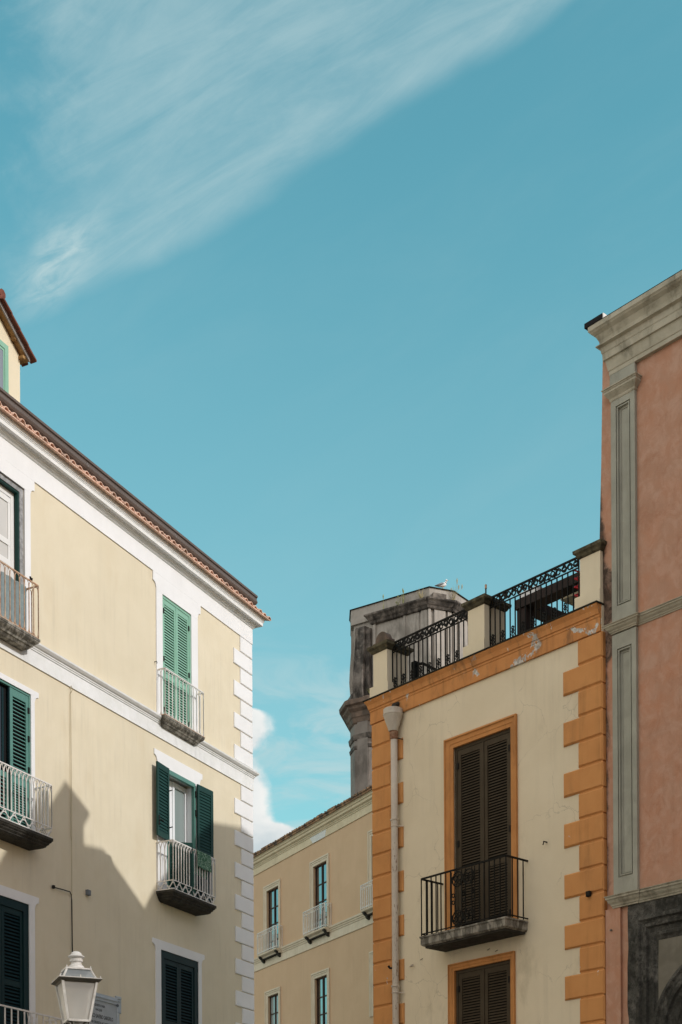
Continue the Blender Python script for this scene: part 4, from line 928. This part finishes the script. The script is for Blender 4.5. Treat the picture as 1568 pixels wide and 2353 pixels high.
b = MB(FR); b.moulding([(0.212, 15.225), (0.218, 15.24), (0.0, 15.248)], 5.305, 16, 1.2, None); b.build('lead_edge', m_['lead_edge'], cor)
b = MB(FR); b.box(4.93, 5.26, 15.325, 15.395, -0.10, 0.12); b.box(5.03, 5.25, 15.23, 15.324, -0.10, 0.09); b.build('gutter_end', m_['black_metal'], PB)
b = MB(FR); b.box(5.262, 5.275, 15.31, 15.40, -0.12, 0.11); b.build('painted_sunlit_end', m_['white_paint'], PB)  # white piece stands in for the sunlit right end of the black slab
# frieze block and capital above the pilaster
b = MB(FR); b.box(5.305, 5.755, 14.20, 14.505, -0.06, 0.006); b.build('frieze_block', m_['grey_stucco'], PB)
b = MB(FR)
b.loft([[(5.318 - p, v, -0.06), (5.745 + p, v, -0.06), (5.745 + p, v, p), (5.318 - p, v, p)] for p, v in ((0.004, 14.105), (0.012, 14.115), (0.018, 14.145), (0.055, 14.19), (0.075, 14.215), (0.075, 14.245), (0.085, 14.25), (0.085, 14.262), (0.10, 14.27), (0.10, 14.282), (0.0, 14.295))])
b.build('capital', m_['grey_cornice'], PB)
def pilaster2(v0, v1, pv0, pv1):
    b = MB(FR); l, r = 5.315, 5.745; pl, pr = 5.405, 5.665
    b.box(l, pl, v0, v1, -0.06, 0.0); b.box(pr, r, v0, v1, -0.06, 0.0); b.box(pl, pr, v0, pv0, -0.06, 0.0); b.box(pl, pr, pv1, v1, -0.06, 0.0)
    steps = [(0.0, -0.022), (0.018, -0.022), (0.020, -0.002), (0.034, -0.002), (0.038, -0.040), (0.055, -0.044), (0.058, -0.034), (0.068, -0.034), (0.072, -0.045), (0.08, -0.045)]
    rings = [[(pl + i, pv0 + i, w), (pr - i, pv0 + i, w), (pr - i, pv1 - i, w), (pl + i, pv1 - i, w)] for i, w in steps]
    b.loft(rings, cap=False); b.poly(rings[-1])
    return b.build('pilaster', m_['grey_stucco'], PB)
pilaster2(10.835, 14.115, 11.085, 14.01)
pilaster2(6.86, 10.68, 7.12, 10.46)
SP = [(0.01, 0.0), (0.012, 0.02), (0.025, 0.03), (0.03, 0.05), (0.055, 0.08), (0.07, 0.115), (0.085, 0.125), (0.085, 0.155), (0.098, 0.16), (0.10, 0.172), (0.0, 0.185)]
b = MB(FR); b.moulding([(p, 10.70 + q * 0.74) for p, q in SP], 5.31, 5.752, 0.06, 0.06, 0.0, -0.06); b.moulding([(p, 10.70 + q * 0.74) for p, q in SP], 5.745, 16, None, None, -0.045, -0.02); b.build('string_course', m_['grey_cornice'], PB)
b = MB(FR); b.moulding([(p * 1.0, 6.685 + q) for p, q in SP], 5.31, 5.755, 0.06, 0.06, 0.0, -0.06); b.moulding([(p, 6.685 + q) for p, q in SP], 5.752, 16, None, None, -0.012, -0.04); b.build('string_course', m_['grey_cornice'], PB)
# ground storey strip and portal
b = MB(FR); b.box(5.16, 5.43, 0.0, 6.69, WP - 0.05, -0.004); b.build('corner_strip', m_['pink_plaster'], PB)
b = MB(FR); rg = []
ed = [(5.553 + 0.008 * math.sin(v * 3.1) + random.uniform(-0.012, 0.012), v) for v in [6.69 - 0.12 * k for k in range(50)]]
b.prism([(8.8, 6.69)] + ed + [(8.8, ed[-1][1])], -0.045, -0.018)
por = b.build('portal', m_['portal_stone'], PB)
cu0, cv0, R0 = 7.17, 4.70, 1.17
b = MB(FR)
def gate(i, v, w, d):   # nested rectangular stone mouldings round the arch
    l = 5.735 + i; t = 6.475 - v; r = 2 * cu0 - l
    return [(l, 0.0, w), (l, t, w), (r, t, w), (r, 0.0, w)]
prof = [(0.0, 0.0, -0.017), (0.0, 0.0, 0.045), (0.06, 0.06, 0.055), (0.085, 0.085, 0.02), (0.125, 0.12, 0.015), (0.135, 0.125, 0.045), (0.18, 0.17, 0.04), (0.20, 0.19, 0.0), (0.245, 0.26, -0.005), (0.25, 0.27, 0.022), (0.30, 0.31, 0.018), (0.325, 0.345, -0.005), (0.36, 0.385, -0.008)]
b.loft([gate(*p, 0) for p in prof], cap=False, close=False); b.build('rectangular_moulding', m_['portal_stone'], por)
b = MB(FR)
l = 6.095; t = 6.09; r = 2 * cu0 - l; n = 24
for k in range(n):
    g0, g1 = math.pi * k / n, math.pi * (k + 1) / n
    def rp_(g):
        x, y = math.cos(g), math.sin(g); sc = min((r - cu0) / max(abs(x), 1e-6), (t - cv0) / max(y, 1e-6)); return (cu0 - x * sc, cv0 + y * sc)
    a, c = rp_(g0), rp_(g1)
    p0 = (cu0 - (R0 - 0.05) * math.cos(g0), cv0 + (R0 - 0.05) * math.sin(g0)); p1 = (cu0 - (R0 - 0.05) * math.cos(g1), cv0 + (R0 - 0.05) * math.sin(g1))
    b.poly([(a[0], a[1], -0.010), (c[0], c[1], -0.010), (p1[0], p1[1], -0.010), (p0[0], p0[1], -0.010)])
b.build('spandrel', m_['portal_plaster'], por)
b = MB(FR); ap = [(R0, -0.012), (R0, 0.03), (R0 - 0.05, 0.04), (R0 - 0.075, 0.012), (R0 - 0.14, 0.012), (R0 - 0.16, 0.035), (R0 - 0.21, 0.03), (R0 - 0.23, -0.01), (R0 - 0.33, -0.02), (R0 - 0.35, 0.0), (R0 - 0.40, -0.01), (R0 - 0.41, -0.2)]
rings = []
for k in range(-6, 31):
    if k < 0: rings.append([(cu0 - rr, cv0 + k * 0.7, w) for rr, w in ap]); continue
    g = math.pi * k / 30; rings.append([(cu0 - rr * math.cos(g), cv0 + rr * math.sin(g), w) for rr, w in ap])
b.loft(rings, cap=False, close=False); b.build('arch_ring', m_['portal_stone'], por)
b = MB(FR); b.box(6.3, 8.0, 0, 5.6, -0.25, -0.2); b.build('gate_leaf', m_['interior_dark'], por)
b = MB(FR); b.lathe(5.27, 0.01, [(0.0, 6.36), (0.018, 6.365), (0.018, 6.385), (0, 6.39)], 8); b.build('anchor_bolt', m_['stone_grey'], PB)

# ================================================================== BEIGE HOUSE BEHIND
MH = thing('apartment_house', FM.P(4, 0, -4), 'beige apartment house in shade with cream bands, white balconettes and an old tiled roof edge', 'house')
wins = [(0.46, 1.47, 12.65, 15.04), (4.20, 5.21, 12.65, 15.05), (8.28, 9.3, 12.65, 15.06), (-3.6, -2.6, 12.65, 15.04), (0.53, 1.42, 8.9, 11.17), (4.26, 5.19, 8.9, 11.18), (8.33, 9.25, 9.3, 11.18), (-3.6, -2.6, 8.9, 11.17)]
b = MB(FM); wall_panel(b, -9, 15, 0, 16.5, [w + (0.20,) for w in wins], 0.0)
b.poly([(-9, 0, 0), (-9, 16.5, 0), (-9, 16.5, -9), (-9, 0, -9)]); b.poly([(15, 0, 0), (15, 16.5, 0), (15, 16.5, -9), (15, 0, -9)]); b.poly([(-9, 0, -9), (15, 0, -9), (15, 16.5, -9), (-9, 16.5, -9)])
b.build('wall', m_['beige_plaster'], MH)
b = MB(FM); b.moulding([(0.03, 15.86), (0.03, 16.10), (0.05, 16.11), (0.055, 16.14), (0.08, 16.16), (0.085, 16.19), (0.15, 16.23), (0.155, 16.30), (0.19, 16.32), (0.195, 16.37), (0.24, 16.41), (0.245, 16.43)], -9, 15); b.build('cornice', m_['beige_cornice'], MH)
b = MB(FM); b.moulding([(0.03, 12.27), (0.03, 12.54), (0.05, 12.55), (0.05, 12.60), (0.075, 12.61), (0.075, 12.66), (0.10, 12.67), (0.105, 12.73), (0.0, 12.76)], -9, 15); b.build('string_course', m_['beige_trim'], MH)
b = MB(FM); patch = [(3.86, 16.2), (4.25, 15.87), (4.45, 15.865), (5.05, 15.87), (5.16, 15.98), (5.2, 16.1), (4.3, 16.11)]
b.prism([(4.22, 15.862), (5.12, 15.862), (5.19, 16.0), (5.20, 16.095), (4.02, 16.095), (4.10, 16.0)], 0.02, 0.034); b.build('filler_patch', m_['patch_white'], MH)
b = MB(FM)
k = 0; u = -9.0
while u < 15:
    dz = random.uniform(-0.012, 0.012)
    b.loft([[(u + 0.085 * math.cos(math.pi * j / 4), 16.47 + dz + 0.075 * math.sin(math.pi * j / 4), w + random.uniform(-0.02, 0.02)) for j in range(5)] for w in (0.30, -0.1)]); u += 0.19
b.box(-9, 15, 16.40, 16.475, -0.1, 0.27)
u = -9.0
while u < 15:
    L_ = random.uniform(0.25, 0.6); b.box(u, u + L_ - 0.02, 16.50, 16.60 + random.uniform(-0.02, 0.025), -0.35, 0.18 + random.uniform(-0.02, 0.02)); u += L_
b.build('tile_eaves', m_['old_tile'], MH)
b = MB(FM); b.loft([[(-9, 16.5, 0.1), (15, 16.5, 0.1), (15, 16.5, -9), (-9, 16.5, -9)], [(-8, 17.2, -4.5), (14, 17.2, -4.5), (14, 17.2, -4.6), (-8, 17.2, -4.6)]]); b.build('roof', m_['roof_grey'], MH)
for i, (a, c, v0, v1) in enumerate(wins):
    upper = v0 > 12; t = 0.20; bb = v0
    b = MB(FM)
    for (q, p) in ((0.0, 0.045), (0.075, 0.030), (0.135, 0.020)):
        b.box(a - t + q, a, bb, v1 + 0.001 * p, 0.0, p) if False else None
    rings = []
    steps = [(0.0, 0.0), (0.0, 0.05), (0.05, 0.055), (0.055, 0.035), (0.11, 0.035), (0.115, 0.022), (0.195, 0.020), (0.2, 0.0)]
    for q, p in steps: rings.append([(a - t + q, bb, p), (a - t + q, v1 + t - q, p), (c + t - q - 0.02, v1 + t - q, p), (c + t - q - 0.02, bb, p)])
    b.loft(rings, cap=False, close=False); sr = b.build('window_surround', m_['beige_trim'], MH)
    b = MB(FM); fw = 0.045; D0, D1 = -0.115, -0.075; mid = (a + c) / 2
    b.box(a, a + fw, v0, v1, D0, D1); b.box(c - fw, c, v0, v1, D0, D1); b.box(a + fw, c - fw, v1 - fw, v1, D0, D1); b.box(mid - 0.03, mid + 0.03, v0, v1 - fw, D0 + 0.005, D1 + 0.01)
    vv = v1 - fw - 0.02
    while vv - 0.60 > v0: vv -= 0.60; b.box(a + fw, mid - 0.03, vv - 0.02, vv + 0.02, D0 + 0.01, D1 - 0.005); b.box(mid + 0.03, c - fw, vv - 0.02, vv + 0.02, D0 + 0.01, D1 - 0.005)
    b.build('window_frame', m_['brown_frame'], sr)
    backing(FM, a + fw, c - fw, v0, v1 - fw, -0.10, m_['window_glass'] if i != 4 else m_['curtain_glass'], sr, 'pane')
    if upper:
        b = MB(FM); u0_, u1_ = a - 0.19, c + 0.45; u0_, u1_ = (a + c) / 2 - 0.80, (a + c) / 2 + 0.80
        b.loft([[(u0_, v, 0.0), (u1_, v, 0.0), (u1_, v, p), (u0_, v, p)] for p, v in ((0.13, 12.56), (0.16, 12.62), (0.24, 12.66), (0.26, 12.68), (0.26, 12.72))])
        sl_ = b.build('balcony_slab', m_['beige_trim'], MH)
        b = MB(FM)
        for uu in (u0_ + 0.08, u1_ - 0.20): b.loft([[(uu, v, 0.0), (uu + 0.12, v, 0.0), (uu + 0.12, v, p), (uu, v, p)] for p, v in ((0.03, 12.42), (0.12, 12.47), (0.15, 12.54), (0.24, 12.60), (0.25, 12.66))])
        b.box(u0_ + 0.1, u1_ - 0.1, 12.53, 12.56, 0.0, 0.16); b.build('console', m_['stone_dark'], sl_)
        b = MB(FM); wv_ = 0.25; b.tube([(u0_, 13.52, 0), (u0_, 13.52, wv_), (u1_, 13.52, wv_), (u1_, 13.52, 0)], 0.016, 4)
        b.tube([(u0_, 13.40, 0), (u0_, 13.40, wv_), (u1_, 13.40, wv_), (u1_, 13.40, 0)], 0.010, 4); b.tube([(u0_, 12.78, 0), (u0_, 12.78, wv_), (u1_, 12.78, wv_), (u1_, 12.78, 0)], 0.014, 4)
        for k in range(14):
            u = u0_ + (u1_ - u0_) * k / 13; b.tube([(u, 12.73, wv_), (u, 13.40 if 0 < k < 13 else 13.52, wv_)], 0.012 if 0 < k < 13 else 0.02, 4)
            if k % 2: b.tube([(u - 0.035, 12.80, wv_), (u, 12.87, wv_), (u - 0.03, 12.94, wv_), (u, 13.02, wv_), (u + 0.03, 12.94, wv_), (u, 12.87, wv_), (u + 0.035, 12.80, wv_)], 0.007, 4)
            if k < 13: circ(b, u + 0.06, 13.46, wv_, 0.035, 0.008, 7)
        b.tube([(u1_, 12.73, 0.02), (u1_, 13.5, 0.02)], 0.012, 4); circ(b, u1_, 13.46, 0.12, 0.04, 0.01, 7)
        b.build('railing', m_['white_iron'], sl_)

# ================================================================== CHURCH TOWER
TW = thing('bell_tower', (2.5, 59, 0), 'weathered grey church tower head with black run-off stains, buttress and moulded cornices above the terrace', 'tower')
up = [(0.55, -57.98), (3.55, -56.0), (4.50, -56.37), (5.6, -57.85), (5.5, -59.9), (2.4, -62.0), (1.0, -61.2), (0.53, -58.9)]
def inset(poly, d):
    cx_ = sum(p[0] for p in poly) / len(poly); cy_ = sum(p[1] for p in poly) / len(poly); q = []
    for x, y in poly:
        r = math.hypot(x - cx_, y - cy_); q.append((cx_ + (x - cx_) * (1 - d / r), cy_ + (y - cy_) * (1 - d / r)))
    return q
b = MB(FW); b.plan(up, [(0.0, 26.70), (0.0, 27.29)]); b.build('parapet', m_['tower_light'], TW)
b = MB(FW); b.plan(up, [(0.04, 27.29), (0.05, 27.32), (0.0, 27.33)]); b.build('coping', m_['lead_edge'], TW)
shaft = inset(up, 0.12)
b = MB(FW); b.plan(shaft, [(0.0, 23.6), (0.0, 26.72)]); b.build('upper_shaft', m_['tower_light'], TW)
eT = Vector((3.0, 1.98)).normalized(); FT = Frame((0.53, 57.98), (eT.x, -eT.y), (-eT.y, -eT.x))
b = MB(FT); b.moulding([(0.0, 26.50), (0.03, 26.52), (0.06, 26.60), (0.10, 26.64), (0.16, 26.74), (0.22, 26.80), (0.22, 26.86), (0.0, 26.95)], 0.98, 3.56, 0.05, None, 0.0, -0.2); b.build('cornice', m_['tower_black'], TW)
F3 = Frame((3.52, 56.0), Vector((4.50, 56.37)) - Vector((3.55, 56.0)), (0.36, -0.933))
b = MB(F3); b.moulding([(0.0, 26.50), (0.03, 26.52), (0.06, 26.60), (0.10, 26.64), (0.16, 26.74), (0.22, 26.80), (0.22, 26.86), (0.0, 26.95)], -0.08, 1.06, None, None, 0.0, -0.2); b.box(0.12, 0.68, 26.86, 27.06, -0.05, 0.16); b.build('cornice', m_['tower_black'], TW)
F4 = Frame((4.50, 56.37), Vector((5.6, 57.85)) - Vector((4.50, 56.37)), (0.80, -0.60))
b = MB(F4); b.moulding([(0.0, 26.50), (0.03, 26.52), (0.06, 26.60), (0.10, 26.64), (0.16, 26.74), (0.22, 26.80), (0.22, 26.86), (0.0, 26.95)], -0.1, 1.9, None, None, 0.0, -0.2); b.build('cornice', m_['tower_black'], TW)
# pilasters on the shaft faces
b = MB(FT)
for (a, c) in ((1.02, 1.14), (2.42, 2.52), (2.52, 3.10), (3.22, 3.48)): b.box(a, c, 23.6, 26.52, -0.15, -0.03 if a != 2.52 else -0.06)
b.build('pilaster', m_['tower_light'], TW)
b = MB(F3)
for (a, c) in ((0.0, 0.10), (0.25, 0.72), (0.82, 0.98)): b.box(a, c, 23.6, 26.52, -0.15, -0.02)
b.build('pilaster', m_['tower_light'], TW)
b = MB(F4)
for (a, c) in ((0.06, 0.25), (0.42, 1.05), (1.3, 1.5)): b.box(a, c, 23.6, 26.52, -0.15, -0.02)
b.build('pilaster', m_['tower_light'], TW)
# scrolled buttresses on the left
b = MB(FT)
pf = [(-0.1, 23.5), (0.36, 23.5), (0.40, 23.8), (0.42, 24.2), (0.36, 24.7), (0.27, 25.3), (0.22, 25.9), (0.22, 26.35), (0.16, 26.45), (-0.1, 26.48)]
b.extr([(w, v) for w, v in pf], 0.34, 0.78); b.build('buttress', m_['tower_black'], TW)
b = MB(FT); b.extr([(w * 0.5, v - 0.1) for w, v in pf], 0.80, 0.96); b.build('buttress', m_['tower_black'], TW)
FB = Frame((0.62, 58.5), (-1.0, 0.15), (-0.15, -1.0))
b = MB(FB); b.prism([(-0.1, 23.55), (0.05, 23.55), (0.10, 24.0), (0.14, 24.6), (0.11, 25.2), (0.06, 25.8), (0.05, 26.68), (-0.1, 26.68)], -0.45, 0.10); b.build('buttress', m_['tower_light'], TW)
# scroll base and big cornice
low = [(0.50, -58.6), (0.66, -57.95), (1.22, -57.60), (1.60, -57.75), (4.6, -57.2), (5.2, -59.9), (2.4, -61.8), (1.0, -61.0)]
b = MB(FW); b.plan(inset(low, -0.02), [(0.0, 23.55), (0.16, 23.70), (0.10, 23.95), (0.0, 24.08)]); b.build('scroll_base', m_['tower_black'], TW)
b = MB(FW); b.plan(low, [(0.0, 22.75), (0.06, 22.80), (0.10, 22.95), (0.14, 23.0), (0.16, 23.18), (0.28, 23.28), (0.30, 23.38), (0.42, 23.42), (0.44, 23.58), (0.32, 23.66), (0.0, 23.72)]); b.build('main_cornice', m_['tower_brown'], TW)
b = MB(FW); b.plan(low, [(0.0, 22.10), (0.05, 22.12), (0.08, 22.30), (0.06, 22.33), (0.0, 22.35)]); b.build('belt_moulding', m_['tower_black'], TW)
b = MB(FW); b.plan(low, [(0.0, 21.74), (0.03, 21.76), (0.05, 21.88), (0.0, 21.90)]); b.build('belt_moulding', m_['tower_black'], TW)
b = MB(FW); b.plan(low, [(0.0, 0.0), (0.0, 23.0)]); b.build('lower_shaft', m_['tower_plaster'], TW)
d_ = (Vector((1.22, 57.60)) - Vector((0.66, 57.95))); F5 = Frame((0.66, 57.95), d_, (-0.53, -0.85))
b = MB(F5); b.box(0.16, 0.64, 10, 22.8, -0.05, 0.05); b.build('pilaster', m_['tower_plaster'], TW)

# seagull on the tower
GL = (4.08, 56.25, 27.33)
FG = Frame((GL[0], GL[1]), (1.0, 0.25), (0.25, -1.0))
b = MB(FG)
sp = [(-0.27, 27.43, 0.006), (-0.22, 27.445, 0.03), (-0.14, 27.46, 0.06), (-0.05, 27.485, 0.082), (0.04, 27.51, 0.085), (0.10, 27.55, 0.066), (0.125, 27.60, 0.045), (0.13, 27.64, 0.040), (0.14, 27.68, 0.046), (0.16, 27.70, 0.040), (0.185, 27.70, 0.018)]
b.tube([(u, v, 0) for u, v, r in sp], [r for u, v, r in sp], 10)
gull = b.build('seagull', m_['feather_white'], loc=GL, smooth=True); tag(gull, 'white seagull with grey wings standing on the edge of the tower parapet', 'seagull')
for sg in (1, -1):
    b = MB(FG); b.tube([(0.05, 27.53, sg * 0.06), (-0.05, 27.515, sg * 0.082), (-0.15, 27.475, sg * 0.065), (-0.26, 27.45, sg * 0.03), (-0.33, 27.435, sg * 0.012)], [0.02, 0.045, 0.04, 0.022, 0.004], 6); b.build('wing', m_['feather_grey'], gull, smooth=True)
    b = MB(FG); b.tube([(0.0, 27.45, sg * 0.03), (0.005, 27.33, sg * 0.03)], 0.007, 4); b.build('leg', m_['beak_yellow'], gull)
b = MB(FG); b.tube([(0.18, 27.70, 0), (0.215, 27.693, 0), (0.235, 27.68, 0)], [0.014, 0.010, 0.003], 5); b.build('beak', m_['beak_yellow'], gull)
# weeds rooted on the tower ledges
def weed(fr, u, w, v, n, h, spread, m, lab, heads=0):
    b = MB(fr)
    for k in range(n):
        a = random.gauss(0, 1) * spread; c = random.gauss(0, 1) * spread * 0.5; hh = h * random.uniform(0.45, 1.0)
        b.tube([(u + a * 0.15, v, w), (u + a * 0.5, v + hh * 0.55, w + c * 0.5), (u + a, v + hh, w + c)], [0.007, 0.005, 0.002], 3)
        if k < heads: b.tube([(u + a, v + hh * 0.9, w + c), (u + a * 1.02, v + hh * 1.12, w + c), (u + a * 1.03, v + hh * 1.28, w + c)], [0.010, 0.026, 0.005], 5)
    tag(b.build('weed', m), lab, 'weed', 'weeds rooted on the tower ledges')
weed(FT, 3.32, 0.12, 26.88, 26, 0.42, 0.16, m_['dry_grass'], 'dry tawny tuft of grass at the front corner of the tower cornice')
weed(FT, 2.52, 0.14, 26.9, 9, 0.62, 0.06, m_['green_grass'], 'tall green weed with a pale seed head on the shaded tower cornice', 2)
weed(FT, 2.28, 0.14, 26.85, 9, 0.34, 0.14, m_['green_grass'], 'low spreading weed with pale flowers left of the tall one on the tower cornice', 3)
weed(FT, 1.62, 0.14, 26.85, 4, 0.55, 0.04, m_['green_grass'], 'thin single weed at the left part of the shaded tower cornice', 1)
weed(F3, 0.98, 0.12, 26.88, 16, 0.75, 0.16, m_['dry_grass'], 'tall dry weed with brown seed heads beside the seagull', 4)
weed(FT, 0.98, 0.2, 23.75, 10, 0.28, 0.10, m_['green_grass'], 'small green weed at the foot of the dark buttress')
weed(FW, 0.22, -58.2, 23.66, 1, 0.62, 0.3, m_['dry_grass'], 'lone thin stalk on the left tip of the big tower cornice')

# ================================================================== STREET LANTERN
LX, LY = -2.345, 13.0
LP = thing('street_lamp', (LX, LY, 0), 'four sided pale metal street lantern with frosted panes and a bulb inside', 'street lamp')
ang = math.radians(22)
FN = Frame((LX, LY), (math.cos(ang), math.sin(ang)), (math.sin(ang), -math.cos(ang)))
def sq(h, v): return [(-h, v, -h), (h, v, -h), (h, v, h), (-h, v, h)]
hb, ht, vb_, vt_ = 0.095, 0.150, 3.770, 4.105
for i, nm in enumerate(range(4)):
    s0, s1 = ((-1, -1), (1, -1), (1, 1), (-1, 1))[i], ((-1, -1), (1, -1), (1, 1), (-1, 1))[(i + 1) % 4]
    b = MB(FN); k = 0.004
    b.loft([[(s0[0] * hb, vb_, s0[1] * hb), (s1[0] * hb, vb_, s1[1] * hb), (s1[0] * ht, vt_, s1[1] * ht), (s0[0] * ht, vt_, s0[1] * ht)],
            [(s0[0] * (hb - k), vb_, s0[1] * (hb - k)), (s1[0] * (hb - k), vb_, s1[1] * (hb - k)), (s1[0] * (ht - k), vt_, s1[1] * (ht - k)), (s0[0] * (ht - k), vt_, s0[1] * (ht - k))]])
    b.build('glass_pane', m_['lamp_glass'], LP)
b = MB(FN)
for sx, sy in ((-1, -1), (1, -1), (1, 1), (-1, 1)):
    d = 0.010
    b.loft([[(sx * hb + a, vb_ - 0.005, sy * hb + c) for a, c in ((-d, -d), (d, -d), (d, d), (-d, d))], [(sx * ht + a, vt_, sy * ht + c) for a, c in ((-d, -d), (d, -d), (d, d), (-d, d))]])
for i in range(4):
    q = ((-1, -1), (1, -1), (1, 1), (-1, 1)); s0, s1 = q[i], q[(i + 1) % 4]
    b.tube([(s0[0] * hb, vb_, s0[1] * hb), (s1[0] * hb, vb_, s1[1] * hb)], 0.013, 4)
b.build('lantern_frame', m_['lamp_metal'], LP)
b = MB(FN); b.loft([sq(0.150, 4.098), sq(0.163, 4.112), sq(0.192, 4.125), sq(0.192, 4.131), sq(0.150, 4.138)]); ev = b.build('eaves', m_['lamp_dark'], LP)
b = MB(FN); b.loft([sq(0.190, 4.1315), sq(0.190, 4.137), sq(0.145, 4.142)]); b.build('eaves_trim', m_['lamp_metal'], ev)
b = MB(FN); b.loft([sq(0.142, 4.142), sq(0.103, 4.222)]); b.build('roof_glazing', m_['roof_glass'], LP)
b = MB(FN)
for sx, sy in ((-1, -1), (1, -1), (1, 1), (-1, 1)): b.tube([(sx * 0.144, 4.142, sy * 0.144), (sx * 0.104, 4.224, sy * 0.104)], 0.009, 4)
b.loft([sq(0.100, 4.218), sq(0.116, 4.220), sq(0.116, 4.233), sq(0.09, 4.238)])
for sx, sy in ((-1, -1), (1, -1), (1, 1), (-1, 1), (0, -1), (0, 1)):
    b.tube([(sx * 0.178, 4.136, sy * 0.178), (sx * 0.178, 4.158, sy * 0.178)], [0.006, 0.005], 5)
    if sx: b.tube([(sx * 0.106, 4.236, sy * 0.106), (sx * 0.106, 4.254, sy * 0.106)], [0.006, 0.004], 5)
b.build('roof_frame', m_['lamp_metal'], LP)
b = MB(FN); b.lathe(0, 0, [(0.085, 4.236), (0.072, 4.25), (0.070, 4.262), (0.052, 4.275), (0.045, 4.29), (0.047, 4.30), (0.058, 4.305), (0.058, 4.325), (0.050, 4.33), (0.056, 4.335), (0.074, 4.345), (0.074, 4.352), (0.052, 4.365), (0.044, 4.382), (0.028, 4.394), (0.0, 4.398)], 20); b.build('chimney_cap', m_['lamp_metal'], LP)
b = MB(FN); b.lathe(-0.02, 0.0, [(0.0, 3.77), (0.012, 3.775), (0.012, 3.81), (0.022, 3.82), (0.024, 3.87), (0.02, 3.885)], 10); b.build('socket', m_['white_paint'], LP)
b = MB(FN); b.lathe(-0.02, 0.0, [(0.014, 3.885), (0.024, 3.905), (0.027, 3.93), (0.022, 3.955), (0.0, 3.966)], 12); b.build('bulb', m_['bulb_glass'], LP, smooth=True)
b = MB(FN); b.lathe(0, 0, [(0.012, 3.765), (0.03, 3.755), (0.03, 3.72), (0.035, 3.70), (0.04, 3.62), (0.028, 3.60), (0.034, 3.2), (0.045, 1.3), (0.07, 1.2), (0.08, 0.4), (0.14, 0.3), (0.15, 0.06)], 14); b.build('post', m_['lamp_metal'], LP)
b = MB(FN)
for sx, sy in ((-1, -1), (1, -1), (1, 1), (-1, 1)):
    b.tube([(sx * 0.09, 3.775, sy * 0.09), (sx * 0.088, 3.735, sy * 0.088)], [0.010, 0.006], 5)
    b.tube([(sx * 0.075, 3.765, sy * 0.075), (sx * 0.055, 3.755, sy * 0.055), (sx * 0.042, 3.72, sy * 0.042), (sx * 0.048, 3.67, sy * 0.048), (sx * 0.02, 3.60, sy * 0.02)], 0.009, 5)
b.build('arm', m_['lamp_dark'], LP)
b = MB(FN); b.lathe(0, 0, [(0.0, 3.762), (0.03, 3.766), (0.08, 3.768), (0.08, 3.772), (0, 3.776)], 8); b.build('lantern_base', m_['lamp_metal'], LP)

LP.location.z = -0.06
